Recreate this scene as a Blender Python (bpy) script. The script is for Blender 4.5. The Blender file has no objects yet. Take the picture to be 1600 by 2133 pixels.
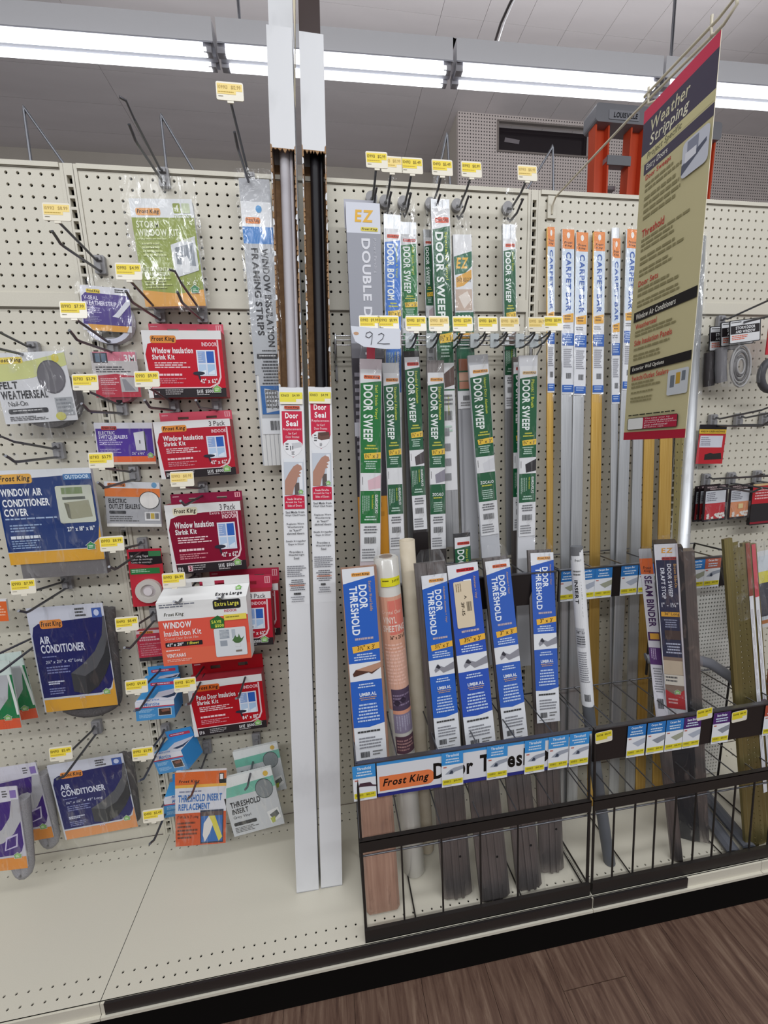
import bpy, bmesh, math, random
import numpy as np
from mathutils import Matrix, Vector, Euler
I = 0.0254            # everything below is in inches: x along the gondola, y away from the shopper, z up from the floor
random.seed(7)
SC = bpy.context.scene
COL = SC.collection
# ------------------------------------------------------------------ camera, world, exposure, store lights
cam = bpy.data.objects.new('camera', bpy.data.cameras.new('camera')); COL.objects.link(cam); SC.camera = cam
cam.data.sensor_fit = 'VERTICAL'; cam.data.sensor_height = 24.0
cam.data.lens = 24.0 * 793.02 / 2133.0; cam.data.clip_start = 0.02; cam.data.clip_end = 100
RW = ((0.98913114, -0.14207219, -0.03788254), (-0.0601846, -0.1561321, -0.9859009), (0.13415442, 0.97746522, -0.16298568))
m = Matrix(((RW[0][0], -RW[1][0], -RW[2][0]), (RW[0][1], -RW[1][1], -RW[2][1]), (RW[0][2], -RW[1][2], -RW[2][2]))).to_4x4()
m.translation = Vector((23.18*I, -45.41*I, 54.77*I)); cam.matrix_world = m
w = bpy.data.worlds.new('store_world'); SC.world = w; w.use_nodes = True
w.node_tree.nodes['Background'].inputs[0].default_value = (0.97, 0.97, 1.0, 1)
w.node_tree.nodes['Background'].inputs[1].default_value = 0.54
SC.view_settings.view_transform = 'Standard'; SC.view_settings.look = 'None'
SC.view_settings.gamma = 1; SC.view_settings.use_curve_mapping = False
SC.view_settings.exposure = -0.33
SC.cycles.transparent_max_bounces = 24
def area(name, loc, sx, sy, power, rot=(0, 0, 0)):
    l = bpy.data.lights.new(name, 'AREA'); l.shape = 'RECTANGLE'; l.size = sx*I; l.size_y = sy*I; l.energy = power
    l.color = (0.95, 0.97, 1.0)
    o = bpy.data.objects.new(name, l); COL.objects.link(o); o.location = [c*I for c in loc]; o.rotation_euler = rot; return o
area('aisle_light', (30, -44, 138), 300, 9, 54)          # fluorescent row over the aisle, above the frame
area('aisle_light', (30, -120, 138), 300, 9, 150, (math.radians(20), 0, 0))
# ------------------------------------------------------------------ materials
def lin(h):
    h = h.lstrip('#'); h = ''.join(c*2 for c in h) if len(h) == 3 else h; v = [int(h[i:i+2], 16)/255 for i in (0, 2, 4)]
    return [c/12.92 if c <= .04045 else ((c+.055)/1.055)**2.4 for c in v]
MC = {}
def mat(key):
    if key in MC: return MC[key]
    mt = bpy.data.materials.new(key); mt.use_nodes = True; MC[key] = mt
    nt = mt.node_tree; N = nt.nodes; b = N['Principled BSDF']; L = nt.links
    def setc(h): b.inputs['Base Color'].default_value = (*lin(h), 1)
    def noise(scale, det=4, coord='Object', sc=None):
        tc = N.new('ShaderNodeTexCoord'); n = N.new('ShaderNodeTexNoise'); n.inputs['Scale'].default_value = scale; n.inputs['Detail'].default_value = det
        if sc:
            mp = N.new('ShaderNodeMapping'); mp.inputs['Scale'].default_value = sc; L.new(tc.outputs[coord], mp.inputs[0]); L.new(mp.outputs[0], n.inputs['Vector'])
        else: L.new(tc.outputs[coord], n.inputs['Vector'])
        return n
    def ramp(src, stops):
        r = N.new('ShaderNodeValToRGB'); e = r.color_ramp.elements
        e[0].position, e[0].color = stops[0][0], (*lin(stops[0][1]), 1); e[1].position, e[1].color = stops[-1][0], (*lin(stops[-1][1]), 1)
        for p, c in stops[1:-1]:
            q = e.new(p); q.color = (*lin(c), 1)
        L.new(src, r.inputs[0]); return r
    def bump(src, st, d=.001):
        bp = N.new('ShaderNodeBump'); bp.inputs['Strength'].default_value = st; bp.inputs['Distance'].default_value = d
        L.new(src, bp.inputs['Height']); L.new(bp.outputs[0], b.inputs['Normal'])
    b.inputs['Roughness'].default_value = .5
    if key.startswith('#'):                      # printed card stock and plastics, plain colour
        setc(key); b.inputs['Roughness'].default_value = .42; b.inputs['Specular IOR Level'].default_value = .28
    elif key == 'cream':
        n = noise(900, 2); r = ramp(n.outputs[0], [(.3, '#cbc6b6'), (.7, '#d2cdbe')]); L.new(r.outputs[0], b.inputs['Base Color']); b.inputs['Roughness'].default_value = .42
        bump(n.outputs[0], .08)
    elif key == 'cream_wall':
        n = noise(1.6, 5); r = ramp(n.outputs[0], [(.3, '#bdb6ab'), (.7, '#c9c2b8')]); L.new(r.outputs[0], b.inputs['Base Color']); b.inputs['Roughness'].default_value = .7
    elif key == 'ceiling':
        n = noise(1.2, 6, sc=(1, 6, 1)); r = ramp(n.outputs[0], [(.3, '#d3cdcd'), (.7, '#dcd6d6')]); L.new(r.outputs[0], b.inputs['Base Color']); b.inputs['Roughness'].default_value = .85
        bump(n.outputs[0], .3, .004)
    elif key == 'far_pegboard':
        tc = N.new('ShaderNodeTexCoord'); sp = N.new('ShaderNodeSeparateXYZ'); L.new(tc.outputs['Object'], sp.inputs[0]); dd = []
        for ax in ('X', 'Z'):
            a1 = N.new('ShaderNodeMath'); a1.operation = 'MULTIPLY'; a1.inputs[1].default_value = 1/I; L.new(sp.outputs[ax], a1.inputs[0])
            a2 = N.new('ShaderNodeMath'); a2.operation = 'FRACT'; L.new(a1.outputs[0], a2.inputs[0])
            a3 = N.new('ShaderNodeMath'); a3.operation = 'SUBTRACT'; a3.inputs[1].default_value = .5; L.new(a2.outputs[0], a3.inputs[0])
            a4 = N.new('ShaderNodeMath'); a4.operation = 'POWER'; a4.inputs[1].default_value = 2
            a5 = N.new('ShaderNodeMath'); a5.operation = 'ABSOLUTE'; L.new(a3.outputs[0], a5.inputs[0]); L.new(a5.outputs[0], a4.inputs[0]); dd.append(a4)
        s = N.new('ShaderNodeMath'); s.operation = 'ADD'; L.new(dd[0].outputs[0], s.inputs[0]); L.new(dd[1].outputs[0], s.inputs[1])
        g = N.new('ShaderNodeMath'); g.operation = 'LESS_THAN'; g.inputs[1].default_value = .05; L.new(s.outputs[0], g.inputs[0])
        mx = N.new('ShaderNodeMix'); mx.data_type = 'RGBA'; mx.inputs['A'].default_value = (*lin('#d8cec9'), 1); mx.inputs['B'].default_value = (*lin('#4a4444'), 1)
        L.new(g.outputs[0], mx.inputs['Factor']); L.new(mx.outputs['Result'], b.inputs['Base Color']); b.inputs['Roughness'].default_value = .6
    elif key == 'floor_wood':
        oi = N.new('ShaderNodeObjectInfo'); tc = N.new('ShaderNodeTexCoord'); mp = N.new('ShaderNodeMapping'); mp.inputs['Scale'].default_value = (55, 6, 10)
        cb = N.new('ShaderNodeVectorMath'); cb.operation = 'ADD'; ms = N.new('ShaderNodeVectorMath'); ms.operation = 'SCALE'; ms.inputs[3].default_value = 5
        L.new(oi.outputs['Location'], ms.inputs[0]); L.new(tc.outputs['Object'], cb.inputs[0]); L.new(ms.outputs[0], cb.inputs[1])
        L.new(cb.outputs[0], mp.inputs[0])
        n = N.new('ShaderNodeTexNoise'); n.inputs['Scale'].default_value = 1; n.inputs['Detail'].default_value = 9; n.inputs['Roughness'].default_value = .68; n.inputs['Distortion'].default_value = .6
        L.new(mp.outputs[0], n.inputs['Vector'])
        r = ramp(n.outputs[0], [(.28, '#36231c'), (.45, '#5c4438'), (.56, '#6c5446'), (.72, '#87705f')]); L.new(r.outputs[0], b.inputs['Base Color'])
        b.inputs['Roughness'].default_value = .5; bump(n.outputs[0], .35, .001)
    elif key == 'black_metal': setc('#2a2624'); b.inputs['Roughness'].default_value = .42; b.inputs['Metallic'].default_value = .25
    elif key == 'black_strip': setc('#1f1a1a'); b.inputs['Roughness'].default_value = .35
    elif key == 'dark_void': setc('#060505'); b.inputs['Roughness'].default_value = .95; b.inputs['Specular IOR Level'].default_value = .05  # near-black that paints the shade inside holes and hollows
    elif key == 'kick_black_shaded': setc('#0b0908'); b.inputs['Roughness'].default_value = .9; b.inputs['Specular IOR Level'].default_value = .1  # black plate, colour deepened for the shade under the deck overhang
    elif key == 'chrome': setc('#c4c6c8'); b.inputs['Metallic'].default_value = 1; b.inputs['Roughness'].default_value = .2
    elif key == 'dull_wire': setc('#74757a'); b.inputs['Metallic'].default_value = .85; b.inputs['Roughness'].default_value = .32
    elif key == 'dark_wire': setc('#707176'); b.inputs['Metallic'].default_value = .85; b.inputs['Roughness'].default_value = .35
    elif key in ('aluminium', 'aluminium_dark', 'gold', 'brass_dark'):
        base = {'aluminium': ('#b3b5b8', '#c7c9cb'), 'aluminium_dark': ('#78716f', '#8c8583'), 'gold': ('#c59a4a', '#d9b569'), 'brass_dark': ('#8a7c50', '#a09463')}[key]
        n = noise(6, 5, sc=(60, 60, 1)); r = ramp(n.outputs[0], [(.3, base[0]), (.7, base[1])]); L.new(r.outputs[0], b.inputs['Base Color'])
        b.inputs['Metallic'].default_value = .75; b.inputs['Roughness'].default_value = .38
    elif key == 'wood_raw':
        n = noise(3, 7, sc=(40, 40, 1.5)); r = ramp(n.outputs[0], [(.3, '#9a7461'), (.6, '#b08a75'), (.8, '#bd9a85')]); L.new(r.outputs[0], b.inputs['Base Color']); b.inputs['Roughness'].default_value = .6
    elif key == 'wood_red':
        n = noise(3, 7, sc=(40, 40, 1.5)); r = ramp(n.outputs[0], [(.3, '#7b452c'), (.7, '#a3663f')]); L.new(r.outputs[0], b.inputs['Base Color'])
    elif key == 'cardboard':
        n = noise(60, 5); r = ramp(n.outputs[0], [(.3, '#8a6a4c'), (.7, '#a5835f')]); L.new(r.outputs[0], b.inputs['Base Color']); b.inputs['Roughness'].default_value = .85
    elif key == 'carton_white':
        n = noise(9, 6, sc=(1, 1, .5)); r = ramp(n.outputs[0], [(.25, '#c7c8ca'), (.45, '#dadbdd'), (.8, '#dedfe1')]); L.new(r.outputs[0], b.inputs['Base Color']); b.inputs['Roughness'].default_value = .55
        bump(n.outputs[0], .25, .002)
    elif key == 'foam_dark':
        n = noise(500, 3); r = ramp(n.outputs[0], [(.3, '#3b3838'), (.7, '#575353')]); L.new(r.outputs[0], b.inputs['Base Color']); b.inputs['Roughness'].default_value = .95; bump(n.outputs[0], .5)
    elif key == 'foam_grey':
        n = noise(500, 3); r = ramp(n.outputs[0], [(.3, '#87868a'), (.7, '#a09fa3')]); L.new(r.outputs[0], b.inputs['Base Color']); b.inputs['Roughness'].default_value = .95; bump(n.outputs[0], .5)
    elif key == 'orange_frp': setc('#d4502c'); b.inputs['Roughness'].default_value = .4
    elif key == 'glass_dark': setc('#2a2428'); b.inputs['Roughness'].default_value = .12
    elif key == 'paper_tube':
        n = noise(20, 6); r = ramp(n.outputs[0], [(.3, '#c6b9a2'), (.7, '#d3c8b4')]); L.new(r.outputs[0], b.inputs['Base Color']); b.inputs['Roughness'].default_value = .8
    elif key == 'vinyl_roll': setc('#c9c6bf'); b.inputs['Roughness'].default_value = .18; b.inputs['Coat Weight'].default_value = .5
    elif key == 'tag_plastic': setc('#e9e3d2'); b.inputs['Roughness'].default_value = .25
    elif key == 'bracket_grey': setc('#8f8e90'); b.inputs['Roughness'].default_value = .4
    elif key == 'lamp_tube':
        b.inputs['Emission Color'].default_value = (.93, .96, 1, 1); b.inputs['Emission Strength'].default_value = 4.2
    elif key == 'reflector': setc('#c4c5cd'); b.inputs['Roughness'].default_value = .35
    elif key in ('film', 'film_dense'):
        N.remove(b); out = [x for x in N if x.type == 'OUTPUT_MATERIAL'][0]
        tr = N.new('ShaderNodeBsdfTransparent'); gl = N.new('ShaderNodeBsdfGlossy'); gl.inputs['Roughness'].default_value = .14; gl.inputs['Color'].default_value = (1, 1, 1, 1)
        df = N.new('ShaderNodeBsdfTranslucent'); df.inputs['Color'].default_value = (.85, .87, .9, 1)
        dd = N.new('ShaderNodeBsdfDiffuse'); dd.inputs['Color'].default_value = (.85, .86, .88, 1)
        tc = N.new('ShaderNodeTexCoord'); n = N.new('ShaderNodeTexNoise'); n.inputs['Scale'].default_value = 11; n.inputs['Detail'].default_value = 3; n.inputs['Distortion'].default_value = 2.4
        mp = N.new('ShaderNodeMapping'); mp.inputs['Rotation'].default_value = (0, .5, 0); mp.inputs['Scale'].default_value = (2.2, 1, .7); L.new(tc.outputs['Object'], mp.inputs[0]); L.new(mp.outputs[0], n.inputs['Vector'])
        bp = N.new('ShaderNodeBump'); bp.inputs['Strength'].default_value = .6; bp.inputs['Distance'].default_value = .012; L.new(n.outputs[0], bp.inputs['Height'])
        L.new(bp.outputs[0], gl.inputs['Normal'])
        rp = N.new('ShaderNodeValToRGB'); e = rp.color_ramp.elements; e[0].position = .54; e[1].position = .72
        k = 1.0 if key == 'film' else 1.5
        e[0].color = (.022*k,)*3+(1,); e[1].color = (.22*k,)*3+(1,); L.new(n.outputs[0], rp.inputs[0])  # noise mask puts streaky highlights into the film's gloss
        m1 = N.new('ShaderNodeMixShader'); L.new(rp.outputs[0], m1.inputs[0]); L.new(tr.outputs[0], m1.inputs[1]); L.new(gl.outputs[0], m1.inputs[2])
        m2 = N.new('ShaderNodeMixShader'); m2.inputs[0].default_value = .016*k; L.new(m1.outputs[0], m2.inputs[1]); L.new(dd.outputs[0], m2.inputs[2])
        L.new(m2.outputs[0], out.inputs[0])
    return mt
# ------------------------------------------------------------------ object helpers
class MB:
    def __init__(s): s.v = []; s.f = []; s.m = []; s.keys = []; s.sm = []
    def k(s, key):
        if key not in s.keys: s.keys.append(key)
        return s.keys.index(key)
    def poly(s, pts, key, smooth=False):
        o = len(s.v); s.v += [tuple(p) for p in pts]; s.f.append(tuple(range(o, o+len(pts)))); s.m.append(s.k(key)); s.sm.append(smooth); return s
    def mesh(s, vs, fs, key, smooth=False):
        o = len(s.v); s.v += [tuple(p) for p in vs]; ki = s.k(key)
        for f in fs: s.f.append(tuple(i+o for i in f)); s.m.append(ki); s.sm.append(smooth)
        return s
    def box(s, x0, y0, z0, x1, y1, z1, key, M=None):
        vs = [(x, y, z) for z in (z0, z1) for y in (y0, y1) for x in (x0, x1)]
        if M is not None: vs = [M @ Vector(v) for v in vs]
        return s.mesh(vs, [(0, 2, 3, 1), (4, 5, 7, 6), (0, 1, 5, 4), (2, 6, 7, 3), (0, 4, 6, 2), (1, 3, 7, 5)], key)
    def rbox(s, x0, y0, z0, x1, y1, z1, r, key):     # box with rounded vertical-plane corners (seen from the front)
        pts = []
        for cx, cz, a0 in ((x1-r, z1-r, 0), (x0+r, z1-r, 90), (x0+r, z0+r, 180), (x1-r, z0+r, 270)):
            for i in range(4): a = math.radians(a0+30*i); pts.append((cx+r*math.cos(a), cz+r*math.sin(a)))
        n = len(pts); vs = [(x, y0, z) for x, z in pts]+[(x, y1, z) for x, z in pts]
        return s.mesh(vs, [tuple(reversed(range(n))), tuple(range(n, 2*n))]+[(i, (i+1) % n, n+(i+1) % n, n+i) for i in range(n)], key)
    def tube(s, pts, r, key, n=8, cap=True):
        P = [Vector(p) for p in pts]; rs = r if isinstance(r, (list, tuple)) else [r]*len(P); vs = []; fs = []
        t0 = (P[1]-P[0]).normalized(); ref = Vector((0, 0, 1)) if abs(t0.z) < .9 else Vector((1, 0, 0)); nx = t0.cross(ref).normalized()
        for i, p in enumerate(P):
            if i == 0: t = t0
            elif i == len(P)-1: t = (P[i]-P[i-1]).normalized()
            else: t = ((P[i]-P[i-1]).normalized()+(P[i+1]-P[i]).normalized()).normalized()
            nx = (nx-t*nx.dot(t)).normalized(); ny = t.cross(nx)
            for j in range(n): a = 2*math.pi*j/n; vs.append(p+nx*(rs[i]*math.cos(a))+ny*(rs[i]*math.sin(a)))
        for i in range(len(P)-1):
            for j in range(n): k = (j+1) % n; fs.append((i*n+j, i*n+k, (i+1)*n+k, (i+1)*n+j))
        s.mesh(vs, fs, key, True)
        if cap: s.mesh(vs[:n], [tuple(reversed(range(n)))], key); s.mesh(vs[-n:], [tuple(range(n))], key)
        return s
    def extrude(s, prof, z0, z1, key, smooth=False, close=True):   # prof: xy outline, extruded along z
        n = len(prof); vs = [(x, y, z0) for x, y in prof]+[(x, y, z1) for x, y in prof]
        fs = [(i, (i+1) % n, n+(i+1) % n, n+i) for i in range(n if close else n-1)]
        s.mesh(vs, fs, key, smooth)
        if close: s.mesh(vs, [tuple(reversed(range(n))), tuple(range(n, 2*n))], key)
        return s
    def build(s, name, parent=None):
        me = bpy.data.meshes.new(name); me.from_pydata([(a*I, b*I, c*I) for a, b, c in s.v], [], s.f)
        for kx in s.keys: me.materials.append(mat(kx))
        me.polygons.foreach_set('material_index', s.m); me.polygons.foreach_set('use_smooth', s.sm); me.update()
        o = bpy.data.objects.new(name, me); COL.objects.link(o)
        if parent is not None: o.parent = parent
        return o
GR = {'peg_hook': 'peg hooks along the pegboard', 'rack_hook': 'hooks along the chrome rack bar', 'insulation_kit_box': 'red window insulation kits', 'carpet_bar': 'carpet bars in printed sleeves', 'door_sweep': 'door sweeps hanging in two rows',
      'door_threshold': 'thresholds standing in the left bin', 'fluorescent_fixture': 'row of ceiling light fixtures', 'shelving_unit': 'pegboard bays of the gondola', 'stepladder': 'orange ladders behind the gondola', 'rope_caulk_box': 'blue caulk boxes', 'threshold_insert_bag': 'bagged threshold inserts',
      'foam_seal_pack': 'bagged foam seals', 'sealer_pack': 'switch and outlet sealer packs', 'hardware_card': 'screen hardware cards', 'storm_door_pack': 'storm door seal packs', 'door_seal_carton': 'tall white cartons', 'wire_bin': 'black wire bins', 'brass_trim': 'bundle of brass trims', 'trim_bar': 'bare metal bars under the sign'}
def thing(name, label, cat, loc=(0, 0, 0), rot=(0, 0, 0), group=None, M=None):
    group = group or GR.get(name)
    o = bpy.data.objects.new(name, None); COL.objects.link(o); o.empty_display_size = .02
    if M is not None: o.matrix_world = M
    else: o.location = [c*I for c in loc]; o.rotation_euler = rot
    o['label'] = label; o['category'] = cat
    if group: o['group'] = group
    return o
def tag(o, label, cat, group=None):
    o['label'] = label; o['category'] = cat
    if group: o['group'] = group
    return o
def struct(o): o['kind'] = 'structure'; return o
def leanM(p0, p1, yaw=0):
    a = Vector(p0); b = Vector(p1); z = (b-a).normalized(); x = Vector((math.cos(yaw), math.sin(yaw), 0)); x = (x-z*x.dot(z)).normalized(); y = z.cross(x)
    M = Matrix((x, y, z)).transposed().to_4x4(); M.translation = a*I
    return M, (b-a).length
# ------------------------------------------------------------------ glyphs and flat printed artwork
CH = "ABCDEFGHIJKLMNOPQRSTUVWXYZabcdefghijklmnopqrstuvwxyz0123456789$.,&/-'\"()!+½¾¼%:"
GL = {}
def make_glyphs():
    obs = []
    for bold in (0, 1, 2):
        for c in CH:
            cu = bpy.data.curves.new('glyph', 'FONT'); cu.body = c; cu.size = 1; cu.resolution_u = 3; cu.offset = (0, .012, .030)[bold]; cu.fill_mode = 'FRONT'
            o = bpy.data.objects.new('glyph', cu); COL.objects.link(o); obs.append((bold, c, o))
    dg = bpy.context.evaluated_depsgraph_get(); dg.update()
    for bold, c, o in obs:
        e = o.evaluated_get(dg); me = e.to_mesh()
        v = np.array([p.co[:2] for p in me.vertices]) if len(me.vertices) else np.zeros((0, 2)); f = [tuple(p.vertices) for p in me.polygons]
        if len(v): x0 = v[:, 0].min(); v = v-[x0, 0]; wd = v[:, 0].max()
        else: wd = .3
        GL[(bold, c)] = (v, f, wd); e.to_mesh_clear()
    for _, _, o in obs:
        cu = o.data; bpy.data.objects.remove(o); bpy.data.curves.remove(cu)
make_glyphs()
def text_geo(s, bold=1, it=0, upper=0):
    x = 0; vs = []; fs = []
    for c in s:
        if c == ' ': x += .30; continue
        g = GL.get((bold, c))
        if g is None: x += .3; continue
        v, f, wd = g; o = len(vs)
        vs += [(a+x+it*b_, b_) for a, b_ in v]; fs += [tuple(i+o for i in q) for q in f]; x += wd+.085
    v = np.array(vs); mn = v.min(0); mx = v.max(0)
    if not upper: mn[1] = min(mn[1], 0.0)
    return (v-mn)/(mx-mn), fs
class Art:
    """flat print laid on a card: coordinates run 0..1 to the right and 0..1 downwards; each call is one ink layer up"""
    def __init__(s, W, H, y=0.0, fn=None, nsub=1): s.W = W; s.H = H; s.y = y; s.lay = 0; s.mb = MB(); s.fn = fn; s.ns = nsub
    def P(s, u, v):
        x = (u-.5)*s.W; z = (.5-v)*s.H; l = s.y-.004-.0032*s.lay
        return s.fn(x, z, l) if s.fn else (x, l, z)
    def r(s, x0, y0, x1, y1, col):
        s.lay += 1
        for i in range(s.ns):
            a = x0+(x1-x0)*i/s.ns; b = x0+(x1-x0)*(i+1)/s.ns
            s.mb.poly([s.P(a, y1), s.P(b, y1), s.P(b, y0), s.P(a, y0)], col)
        return s
    def p(s, pts, col):
        s.lay += 1; s.mb.poly([s.P(*q) for q in pts], col); return s
    def rr(s, x0, y0, x1, y1, r, col):      # rounded rectangle; r in inches
        s.lay += 1; rx = r/s.W; ry = r/s.H; pts = []
        for cx, cy, a0 in ((x1-rx, y0+ry, -90), (x1-rx, y1-ry, 0), (x0+rx, y1-ry, 90), (x0+rx, y0+ry, 180)):
            for i in range(4): a = math.radians(a0+30*i); pts.append(s.P(cx+rx*math.cos(a), cy+ry*math.sin(a)))
        s.mb.poly(pts[::-1], col); return s
    def e(s, cx, cy, rx, ry, col, n=20, a0=0, a1=360):
        s.lay += 1; s.mb.poly([s.P(cx+rx*math.cos(math.radians(a0+(a1-a0)*i/n)), cy+ry*math.sin(math.radians(a0+(a1-a0)*i/n))) for i in range(n)][::-1], col); return s
    def t(s, txt, x0, y0, x1, y1, col, b=1, rot=0, it=0):
        s.lay += 1; v, f = text_geo(txt, b, it)
        if rot == 0: q = [s.P(x0+a*(x1-x0), y1-c*(y1-y0)) for a, c in v]
        else: q = [s.P(x0+c*(x1-x0), y0+a*(y1-y0)) for a, c in v]        # reads top to bottom
        s.mb.mesh(q, f, col); return s
    def m(s, x0, y0, x1, y1, n, col, rot=0, fill=.5, cen=0, seed=1):           # n rows of unreadable fine print
        s.lay += 1; rg = random.Random(int(seed*97+x0*1000+y0*777+n))
        for i in range(n):
            a = 0.0; e_ = .65+.35*rg.random(); off = (1-e_)/2 if cen else 0
            while a < e_:
                l = .05+.12*rg.random(); b2 = min(a+l, e_)
                if not rot:
                    h = (y1-y0)/n; ya = y0+h*i; q = (x0+(x1-x0)*(a+off), ya, x0+(x1-x0)*(b2+off), ya+h*fill)
                else:
                    h = (x1-x0)/n; xa = x0+h*i; q = (xa, y0+(y1-y0)*a, xa+h*fill, y0+(y1-y0)*b2)
                s.mb.poly([s.P(q[0], q[3]), s.P(q[2], q[3]), s.P(q[2], q[1]), s.P(q[0], q[1])], col); a = b2+.02
        return s
    def bars(s, x0, y0, x1, y1, col='#2b2b2e', n=14):
        s.lay += 1; rg = random.Random(int(x0*100+y0*1000+n)); a = x0; st = (x1-x0)/n
        for i in range(n):
            w_ = st*(.3+.45*rg.random()); s.mb.poly([s.P(a, y1), s.P(a+w_, y1), s.P(a+w_, y0), s.P(a, y0)], col); a += st
        return s
    def logo(s, x0, y0, x1, y1, pill='#e9963c', tx='#2a1a12', rot=0):
        s.rr(x0, y0, x1, y1, min((x1-x0)*s.W, (y1-y0)*s.H)*.25, pill); dx = (x1-x0)*.05; dy = (y1-y0)*.16
        return s.t('Frost King', x0+dx, y0+dy, x1-dx, y1-dy*.6, tx, 2, rot, .22 if not rot else 0)
    def house(s, cx, cy, k, col='#8cc06a', ln='#e9efe4'):
        kx = k/s.W; ky = k/s.H
        for g, c in ((1.12, ln), (1, '#2f5a33'), (.86, col)):
            s.p([(cx-kx*.8*g, cy+ky*.8*g), (cx+kx*.8*g, cy+ky*.8*g), (cx+kx*.8*g, cy-ky*.15*g), (cx+kx*1.1*g, cy-ky*.1), (cx, cy-ky*.95*g), (cx-kx*1.1*g, cy-ky*.1), (cx-kx*.8*g, cy-ky*.15*g)], c)
        return s.m(cx-kx*.5, cy-ky*.1, cx+kx*.5, cy+ky*.6, 2, '#e9efe4')
    def build(s, name, parent): return s.mb.build(name, parent)
def film(parent, x0, z0, x1, z1, y, amp=.12, nx=14, nz=18, key='film', pinch=0, seed=0, name='bag_film', back=None):
    """clear plastic: a crumpled sheet in the local xz plane, optionally gathered towards the top"""
    rg = np.random.RandomState(seed+3); mb = MB(); ph = rg.rand(6)*6.28; vs = []
    for j in range(nz+1):
        t = j/nz; wd = 1-pinch*t**3
        for i in range(nx+1):
            u = i/nx; x = (x0+x1)/2+(u-.5)*(x1-x0)*wd; z = z0+(z1-z0)*t
            d = math.sin(5*x/(x1-x0)*3+ph[0]+3*t)*.4+math.sin(9*u+7*t+ph[1])*.4+math.sin(17*t-6*u+ph[2])*.35+math.sin(31*u+11*t+ph[3])*.25*t+(rg.rand()-.5)*.45
            edge = 1-(2*abs(u-.5))**4
            vs.append((x+(rg.rand()-.5)*.06, y-amp*d*.6-amp*edge*.5, z+(rg.rand()-.5)*.1))
    fs = [(j*(nx+1)+i, j*(nx+1)+i+1, (j+1)*(nx+1)+i+1, (j+1)*(nx+1)+i) for j in range(nz) for i in range(nx)]
    mb.mesh(vs, fs, key, True)
    return mb.build(name, parent)
# ------------------------------------------------------------------ perforated metal (real holes)
def perf(na, nb, a0, b0, A0, A1, B0, B1, r, th, fmap, key, rect=None):
    """sheet spanning A0..A1 x B0..B1 with na x nb holes on a 1 inch grid starting at (a0,b0); fmap(a,b,d) -> xyz, d = depth into the sheet"""
    if rect: hw, hh = rect; ring = [(hw, 0), (hw, hh), (0, hh), (-hw, hh), (-hw, 0), (-hw, -hh), (0, -hh), (hw, -hh)]
    else: ring = [(r*math.cos(math.radians(45*i)), r*math.sin(math.radians(45*i))) for i in range(8)]
    sq = [(.5, 0), (.5, .5), (0, .5), (-.5, .5), (-.5, 0), (-.5, -.5), (0, -.5), (.5, -.5)]
    vs = []; fs = []
    for i in range(na):
        for j in range(nb):
            o = len(vs); ca = a0+i; cb = b0+j
            vs += [fmap(ca+p, cb+q_, 0) for p, q_ in sq]+[fmap(ca+p, cb+q_, 0) for p, q_ in ring]+[fmap(ca+p, cb+q_, th) for p, q_ in ring]
            for k in range(8):
                n = (k+1) % 8; fs.append((o+k, o+n, o+8+n, o+8+k)); fs.append((o+8+k, o+8+n, o+16+n, o+16+k))
    a_, b_ = a0-.5, b0-.5; a2, b2 = a0+na-.5, b0+nb-.5
    for (p0, q0, p1, q1) in ((A0, B0, A1, b_), (A0, b2, A1, B1), (A0, b_, a_, b2), (a2, b_, A1, b2)):
        if p1-p0 > 1e-4 and q1-q0 > 1e-4:
            o = len(vs); vs += [fmap(p0, q0, 0), fmap(p1, q0, 0), fmap(p1, q1, 0), fmap(p0, q1, 0)]; fs.append((o, o+1, o+2, o+3))
    mb = MB(); mb.mesh(vs, fs, key); return mb
# ================================================================== SETTING
ZR0 = 82.0; ZT = 83.0; HD = 7.0
# floor of wooden planks
fb = struct(MB().box(-160, -160, -2.2, 260, 150, -.35, 'dark_void').build('floor'))
pl = MB().box(.02, 0, -.34, 6.98, 47.95, 0, 'floor_wood').build('floor_plank', fb); pl.location = (0, -40*I, 0)
me_pl = pl.data; cnt = 0
for ix in range(-7, 17):
    for iy in range(-3, 2):
        x = ix*7+1.4; y = iy*48-13.9+((ix*19) % 44)-30
        if y > 2: continue
        o = pl if cnt == 0 else pl.copy()
        if cnt: COL.objects.link(o)
        o.location = (x*I, y*I, 0); cnt += 1
# ceiling tiles
cb = struct(MB().box(-150, -60, 168.5, 260, 215, 172, 'dark_void').build('ceiling'))
ct = MB().box(.05, .05, 168, 11.95, 47.95, 168.5, 'ceiling').build('ceiling_tile', cb); cnt = 0
for ix in range(5, 18):
    for iy in range(0, 4):
        x = ix*12-.3; y = 24.2+iy*48
        o = ct if cnt == 0 else ct.copy()
        if cnt: COL.objects.link(o)
        o.location = (x*I, y*I, 0); cnt += 1
cl = MB().box(.05, .05, 168, 95.95, 11.95, 168.5, 'ceiling').build('ceiling_tile', cb); cnt = 0
for ix in range(3):
    for iy in range(0, 10):
        o = cl if cnt == 0 else cl.copy()
        if cnt: COL.objects.link(o)
        o.location = ((59.7-96*(ix+1))*I, (24.2+iy*12)*I, 0); cnt += 1
# torn patch in the ceiling: dark opening with ragged lip
hp = MB(); rg = random.Random(4)
top = [(64.2+i*.62, 77.0+rg.random()*.7) for i in range(11)]; bot = [(70.6-i*.66, 80.6+rg.random()*1.2) for i in range(11)]
hp.poly([(x, y, 167.93) for x, y in top+bot], 'dark_void')
hp.poly([(64.8, 79.8, 167.9), (69.8, 79.6, 167.9), (69.3, 80.8, 167.9), (66.9, 81.5, 167.9), (65.3, 80.7, 167.9)], '#4a2a26'); hp.build('torn_patch', cb)
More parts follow.
